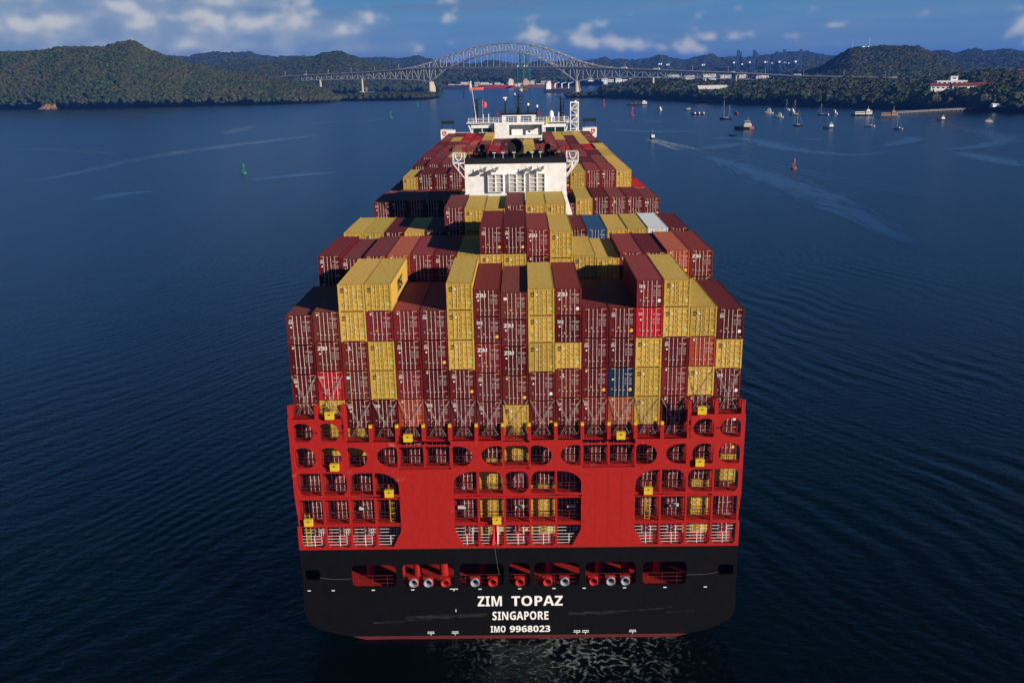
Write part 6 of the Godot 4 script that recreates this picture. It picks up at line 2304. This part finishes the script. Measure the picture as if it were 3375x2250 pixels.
func make_harbour():
	var wh: Material = mats.white_plain
	var cream: Material = mats.boat_cream
	var tile := mat("roof_tile", 0.22, 0.055, 0.038, 0.8, "fine", 0.3)
	var pale := mat("roof_pale", 0.55, 0.55, 0.54, 0.7)
	var blue := mat("crane_blue", 0.02, 0.045, 0.10, 0.6)
	var green := mat("crane_green", 0.010, 0.085, 0.055, 0.6)
	cargo_ship("dark bulk carrier with white deckhouse beside the right main pier", Vector3(98, 0, -2112), 92, 0.05, mats.boat_dark, wh, 3)
	cargo_ship("black hulled tanker with cream deckhouse at the left quay under the arch", Vector3(-200, 0, -2740), 125, 0.05, mats.boat_dark, cream, 0)
	cargo_ship("red hulled ship lying at the quay under the middle of the arch", Vector3(-70, 0, -2690), 105, P_(), mats.boat_red, cream, 0)
	cargo_ship("rust brown ship with tall tan superstructure left of the bulk carrier", Vector3(52, 0, -2640), 105, 0.0, mat("ship_brown", 0.14, 0.06, 0.05, 0.7), mat("ship_tan", 0.55, 0.36, 0.24, 0.7), 1)
	cargo_ship("small orange offshore vessel at the left quay", Vector3(-125, 0, -2560), 42, 0.1, mats.boat_orange, cream, 0)
	# ship to shore cranes
	gantry("left of the two green quay cranes with raised booms under the arch", Vector3(-4, 2, -2840), true, 92, green, "green quay cranes")
	gantry("right of the two green quay cranes with raised booms under the arch", Vector3(16, 2, -2850), true, 92, green, "green quay cranes")
	var xs := [2174, 2202, 2320, 2409, 2421, 2447, 2459, 2468, 2479, 2507, 2536, 2545, 2552, 2574, 2596, 2603, 2612]
	for i in xs.size():
		var px: float = (xs[i] - 1687.5) / 3021.0 * 3600.0 - 54.0
		var up: bool = not (xs[i] in [2174, 2202, 2320, 2447, 2507, 2574])
		var tall: float = 92.0 if up else 92.0
		gantry("blue quay crane, %s from the left of the row beyond the right approach" % (ORD[i] if i < 9 else ["tenth", "eleventh", "twelfth", "thirteenth", "fourteenth", "fifteenth", "sixteenth", "seventeenth"][i - 9]), Vector3(px, 2, -3520 - 30 * (i % 3)), up, tall - 5.0 * (i % 3), blue, "blue quay cranes on the skyline")
	# buildings on the left shore under the bridge
	house("long white warehouse on the far left shore under the bridge", Vector3(-345, 8, -2530), Vector3(95, 7, 22), 0.0, wh, pale)
	house("white shed right of the long warehouse under the bridge", Vector3(-272, 6, -2470), Vector3(70, 7, 20), 0.1, wh, pale)
	house("small white building by the crane left of the approach pier", Vector3(-340, 2, -2020), Vector3(42, 7, 14), 0.0, wh, pale)
	for k in 9:
		house(["white quay shed %s from the left under the arch" % ORD[k]][0], Vector3(-215 + k * 34 + (k % 3) * 6, 2, -2835 - (k % 2) * 24), Vector3(16 + (k * 7) % 14, 7 + (k * 5) % 6, 14), 0.0, [wh, cream, mats.boat_rusty][k % 3], pale)
	for k in 8:
		house("low tan quay store %s from the left along the far quay" % ORD[k], Vector3(-230 + k * 41, 2, -2805 - (k % 2) * 8), Vector3(22 + (k * 5) % 17, 4 + (k * 3) % 5, 12), 0.0, [mats.ship_tan, wh, mats.boat_rusty, cream][k % 4], pale)
	for k in 7:
		house("pale hillside block %s from the left behind the far quay" % ORD[k], Vector3(-190 + k * 62, 12 + (k * 7) % 9, -3120 - (k % 3) * 60), Vector3(34, 8, 16), 0.0, wh, pale)
	for k in 9:
		house("white tank shed %s from the left behind the right tower" % ORD[k], Vector3(175 + k * 22, 2, -2930 - (k % 2) * 30), Vector3(18, 10 + (k * 3) % 7, 16), 0.0, [wh, cream][k % 2], pale)
	for k in 7:
		house("pale port building %s from the left beneath the blue cranes" % ORD[k], Vector3(480 + k * 62, 2, -3300 - (k % 3) * 25), Vector3(30 + (k * 11) % 18, 12 + (k * 5) % 9, 20), 0.0, wh, pale)
	house("long open shed with pale roof among the trees beyond the anchorage", Vector3(301, 12, -1415), Vector3(46, 7, 24), 0.0, mat("shed_dark", 0.06, 0.07, 0.08, 0.8), mat("shed_roof", 0.66, 0.64, 0.60, 0.7))
	# the house complex with red roofs
	house("white house wing with red tiled roof at right", Vector3(560, 17, -1062), Vector3(30, 9, 16), -0.35, wh, tile)
	house("middle wing with red tiled roof of the house complex", Vector3(530, 17, -1066), Vector3(24, 9, 15), -0.2, wh, tile)
	house("left wing with red tiled roof of the house complex", Vector3(506, 17, -1072), Vector3(22, 9, 14), -0.2, wh, tile)
	house("white flat roofed block standing above the red roofs", Vector3(528, 18, -1092), Vector3(34, 13, 14), -0.2, wh, wh, false)
	house("small white tower block on top of the flat roofed block", Vector3(531, 31.7, -1092), Vector3(8, 4.5, 8), -0.2, wh, wh, false)
	house("white building on top of the round hill", Vector3(836, 84, -2262), Vector3(16, 7, 10), 0.0, wh, wh, false)
	house("white low building at the right edge behind the trees", Vector3(1226, 20, -2318), Vector3(60, 7, 20), 0.0, wh, tile)
	for k in 6:
		house("small white beach tent %s from the left on the right bank" % ORD[k], Vector3(517 + k * 6.2, 5.5, -958 + k * -1.5), Vector3(4.5, 2.6, 4.5), 0.3, wh, wh, true, "tent")
	house("white boathouse at the right edge of the bank", Vector3(566, 4.5, -945), Vector3(9, 5, 8), 0.4, cream, wh)
	for p in [[806, 84, -2262, 22.0], [846, 86, -2262, 28.0]]:
		var t := thing("radio_mast", "thin radio mast %s of the white hilltop building" % ["left", "right"][0 if p[0] < 820 else 1], "mast", Vector3(p[0], p[1], p[2]))
		var b := MB.new()
		b.tube(Vector3.ZERO, Vector3(0, p[3], 0), 0.5, 5, 0.2)
		part(t, "pole", b.done(), mats.galv)
		b = MB.new()
		b.bar(Vector3(-1.5, p[3] * 0.7, 0), Vector3(1.5, p[3] * 0.7, 0), 0.4)
		part(t, "crossarm", b.done(), mats.galv)
	# the long jetty on the right and the old pier behind the boats
	for J in [["long pale jetty running out from the right bank", Vector3(402, 0, -932), Vector3(575, 0, -1022), 4.0, 2.6, mat("jetty_deck", 0.38, 0.37, 0.34, 0.8)], ["ruined footbridge pier on the bank behind the sailboats", Vector3(404, 0, -1245), Vector3(478, 0, -1290), 2.0, 4.2, mat("old_pier", 0.24, 0.17, 0.12, 0.9)], ["low quay walkway on piles across the water left of the main pier", Vector3(-330, 0, -1990), Vector3(-205, 0, -1975), 4.0, 3.0, mat("quay_grey", 0.33, 0.32, 0.33, 0.8)]]:
		var a: Vector3 = J[1]
		var c: Vector3 = J[2]
		var t := thing("jetty", J[0], "jetty", a)
		var b := MB.new()
		b.bar(Vector3(0, J[4], 0), c - a + Vector3(0, J[4], 0), J[3], 0.3)
		part(t, "deck", b.done(), J[5])
		b = MB.new()
		for s in [-0.48, 0.48]:
			var side: Vector3 = (c - a).normalized().cross(Vector3.UP) * J[3] * s
			b.bar(side + Vector3(0, J[4] + 1.1, 0), c - a + side + Vector3(0, J[4] + 1.1, 0), 0.16)
		part(t, "handrail", b.done(), J[5])
		var n := int((c - a).length() / 7.0)
		for k in n + 1:
			b = MB.new()
			for s in [-0.4, 0.4]:
				var p: Vector3 = (c - a) * (k / float(n)) + (c - a).normalized().cross(Vector3.UP) * J[3] * s
				b.tube(p + Vector3(0, -1, 0), p + Vector3(0, J[4], 0), 0.28, 6)
			part(t, "pile", b.done(), J[5])


func P_() -> float:
	return PI


# ---------------------------------------------------------------- foam
func foam_sheet(called: String, label: String, seed_: int, sx: float, sz: float, at: Vector3, turn: float, shape: Callable, freq: float, dense: float):
	var n := 384
	var f := FastNoiseLite.new()
	f.seed = seed_
	f.frequency = freq
	f.fractal_type = FastNoiseLite.FRACTAL_RIDGED
	f.fractal_octaves = 4
	f.domain_warp_enabled = true
	f.domain_warp_amplitude = 22.0
	f.domain_warp_frequency = 0.02
	var g := FastNoiseLite.new()
	g.seed = seed_ + 3
	g.frequency = 0.012
	var im := Image.create(n, n, false, Image.FORMAT_RGBA8)
	for y in n:
		for x in n:
			var r := f.get_noise_2d(x, y * sz / sx)
			var m := clampf(g.get_noise_2d(x, y * sz / sx) * 1.4 + 0.55, 0.0, 1.0)
			var k: float = shape.call(x / float(n), y / float(n))
			var a := smoothstep(0.62 - 0.5 * k * m, 1.02 - 0.35 * k, r) * clampf(k * 1.6, 0.0, 1.0)
			im.set_pixel(x, y, Color(0.78, 0.82, 0.82, clampf(a, 0.0, 1.0) * dense))
	var m2 := StandardMaterial3D.new()
	m2.resource_name = called
	m2.albedo_texture = ImageTexture.create_from_image(im)
	m2.transparency = BaseMaterial3D.TRANSPARENCY_ALPHA
	m2.roughness = 0.8
	var b := MB.new()
	var N := 24
	for j in N + 1:
		for i in N + 1:
			var p := Vector3((i / float(N) - 0.5) * sx, 0, (j / float(N) - 0.5) * sz).rotated(Vector3.UP, turn) + at
			p.y = wave(p.x, p.z) * (1.0 if absf(p.x) < 100 and p.z > -150 else 0.0) + 0.03
			b.v.append(p)
			b.n.append(Vector3.UP)
			b.uv.append(Vector2(i / float(N), j / float(N)))
	for j in N:
		for i in N:
			var q := j * (N + 1) + i
			b.ix.append_array([q, q + 1, q + N + 1, q + 1, q + N + 2, q + N + 1])
	var o := part(self, numbered(called), b.done(), m2)
	o.set_meta("kind", "stuff")
	o.set_meta("label", label)
	o.set_meta("category", "foam")


func make_foam():
	noise.seed = 4
	noise.frequency = 0.05
	noise.fractal_octaves = 3
	foam_sheet("wake_foam", "thin white foam streaks churned up under the ship's stern", 7, 34.0, 13.0, Vector3(3.0, 0, 8.2), 0.0, func(u: float, v: float) -> float:
		var a := exp(-pow((u - 0.62) / 0.24, 2.0)) + 0.35 * exp(-pow((u - 0.3) / 0.1, 2.0))
		return clampf(a * 0.8 * smoothstep(1.0, 0.1, v), 0.0, 1.0), 0.06, 0.34)
	foam_sheet("boat_wake", "white foaming wake behind the pilot boat", 9, 22.0, 120.0, Vector3(108.5, 0, -598.0), 0.115, func(u: float, v: float) -> float:
		var w := 0.10 + v * 0.36
		var e := exp(-pow((absf(u - 0.5) - w * 0.8) / 0.1, 2.0)) + exp(-pow((u - 0.5) / 0.12, 2.0)) * 0.6
		return clampf(e * pow(1.0 - v, 0.6) * 2.2, 0.0, 1.0), 0.05, 0.95)


func make_slicks():
	# calm streaks, and ribbons added for bright lines of the boat wake: flatter water than the rippled sea around it
	var n := 128
	var f := FastNoiseLite.new()
	f.seed = 71
	f.frequency = 0.03
	f.fractal_octaves = 4
	var im := Image.create(256, n, false, Image.FORMAT_RGBA8)
	for y in n:
		for x in 256:
			var v := absf(y / float(n - 1) * 2.0 - 1.0)
			var a := smoothstep(1.0, 0.25, v + f.get_noise_2d(x * 1.2, y * 2.0) * 0.9) * smoothstep(0.0, 0.12, x / 255.0) * smoothstep(1.0, 0.88, x / 255.0)
			im.set_pixel(x, y, Color(1, 1, 1, clampf(a, 0.0, 1.0) * 0.85))
	var sea: StandardMaterial3D = mats.sea
	var m := StandardMaterial3D.new()
	m.resource_name = "streak_water"
	m.albedo_color = sea.albedo_color
	m.albedo_texture = ImageTexture.create_from_image(im)
	m.transparency = BaseMaterial3D.TRANSPARENCY_ALPHA
	m.roughness = 0.16
	m.metallic_specular = 0.6  # gloss raised above the sea material so the ribbons read brighter
	var lists := [
		[[95, -416, 1.1], [113, -358, 0.9], [130, -302, 0.7], [145, -259, 0.7], [161, -208, 0.7]],
		[[93, -404, 1.1], [110, -347, 0.9], [128, -293, 0.7], [142, -252, 0.7], [158, -201, 0.7]],
		[[125, -555, 2.1], [141, -471, 1.6], [159, -389, 1.2], [174, -333, 1.0], [190, -263, 0.7]],
		[[121, -537, 2.0], [137, -454, 1.5], [154, -374, 1.1], [168, -318, 0.9], [185, -252, 0.7]],
		[[90, -392, 0.9], [111, -325, 0.7], [127, -273, 0.7], [142, -228, 0.7]],
		[[138, -666, 20], [162, -651, 19], [176, -632, 18], [180, -549, 14], [195, -512, 13], [210, -499, 12], [241, -521, 14]],
		[[240, -552, 10], [264, -575, 11], [292, -618, 12], [290, -647, 13]],
		[[259, -519, 20], [283, -528, 21], [311, -547, 23], [344, -588, 26], [364, -642, 30], [375, -705, 35], [379, -759, 40], [350, -801, 43]],
		[[274, -508, 18], [273, -467, 16], [269, -416, 13]],
		[[115, -527, 48], [125, -408, 32], [128, -313, 21], [125, -235, 14], [122, -183, 10]],
		[[-277, -407, 10], [-265, -459, 11], [-263, -541, 15], [-252, -609, 18], [-211, -713, 23], [-174, -787, 26]],
		[[-279, -797, 19], [-292, -900, 23], [-293, -954, 25]],
		[[-410, -639, 56], [-389, -663, 58], [-332, -624, 51], [-283, -585, 45]],
		[[-149, -411, 10], [-129, -431, 11], [-104, -449, 12]],
		[[-242, -962, 32], [-198, -997, 34], [-150, -1034, 36]],
		[[-199, -342, 7], [-194, -362, 8], [-180, -372, 8]],
		[[82, -784, 17], [115, -742, 16], [161, -734, 16]],
		[[89, -896, 16], [123, -920, 17], [147, -867, 16]],
		[[163, -605, 28], [141, -577, 26], [125, -555, 24]],
		[[213, -624, 9], [231, -632, 9]],
	]
	for L in lists:
		var c := Curve2D.new()
		var ws := PackedFloat32Array()
		for i in L.size():
			var d := Vector2.ZERO
			if i > 0 and i < L.size() - 1:
				d = (Vector2(L[i + 1][0], L[i + 1][1]) - Vector2(L[i - 1][0], L[i - 1][1])) / 6.0
			c.add_point(Vector2(L[i][0], L[i][1]), -d, d)
		var b := MB.new()
		var N := 40
		var len: float = c.get_baked_length()
		for k in N + 1:
			var t := k / float(N)
			var p := c.sample_baked(len * t)
			var q := c.sample_baked(minf(len, len * t + 1.0)) - c.sample_baked(maxf(0.0, len * t - 1.0))
			var nn := Vector2(-q.y, q.x).normalized()
			var fi: float = t * (L.size() - 1)
			var i0 := clampi(int(fi), 0, L.size() - 2)
			var w: float = minf(lerpf(L[i0][2], L[i0 + 1][2], fi - i0), 16.0) * (0.3 + 0.7 * sin(t * PI))
			for s in [-1.0, 1.0]:
				b.v.append(Vector3(p.x + nn.x * w * s, 0.03, p.y + nn.y * w * s))
				b.n.append(Vector3.UP)
				b.uv.append(Vector2(t, 0.5 + 0.5 * s))
		for k in N:
			var q := k * 2
			b.ix.append_array([q, q + 2, q + 1, q + 1, q + 2, q + 3])
		setting("calm_or_wake_streak", b.done(), m)


func _ready():
	stage()
	make_textures()
	make_sea()
	make_ship()
	make_cargo()
	make_land()
	make_arch_bridge()
	make_boats()
	make_harbour()
	make_slicks()
	make_foam()
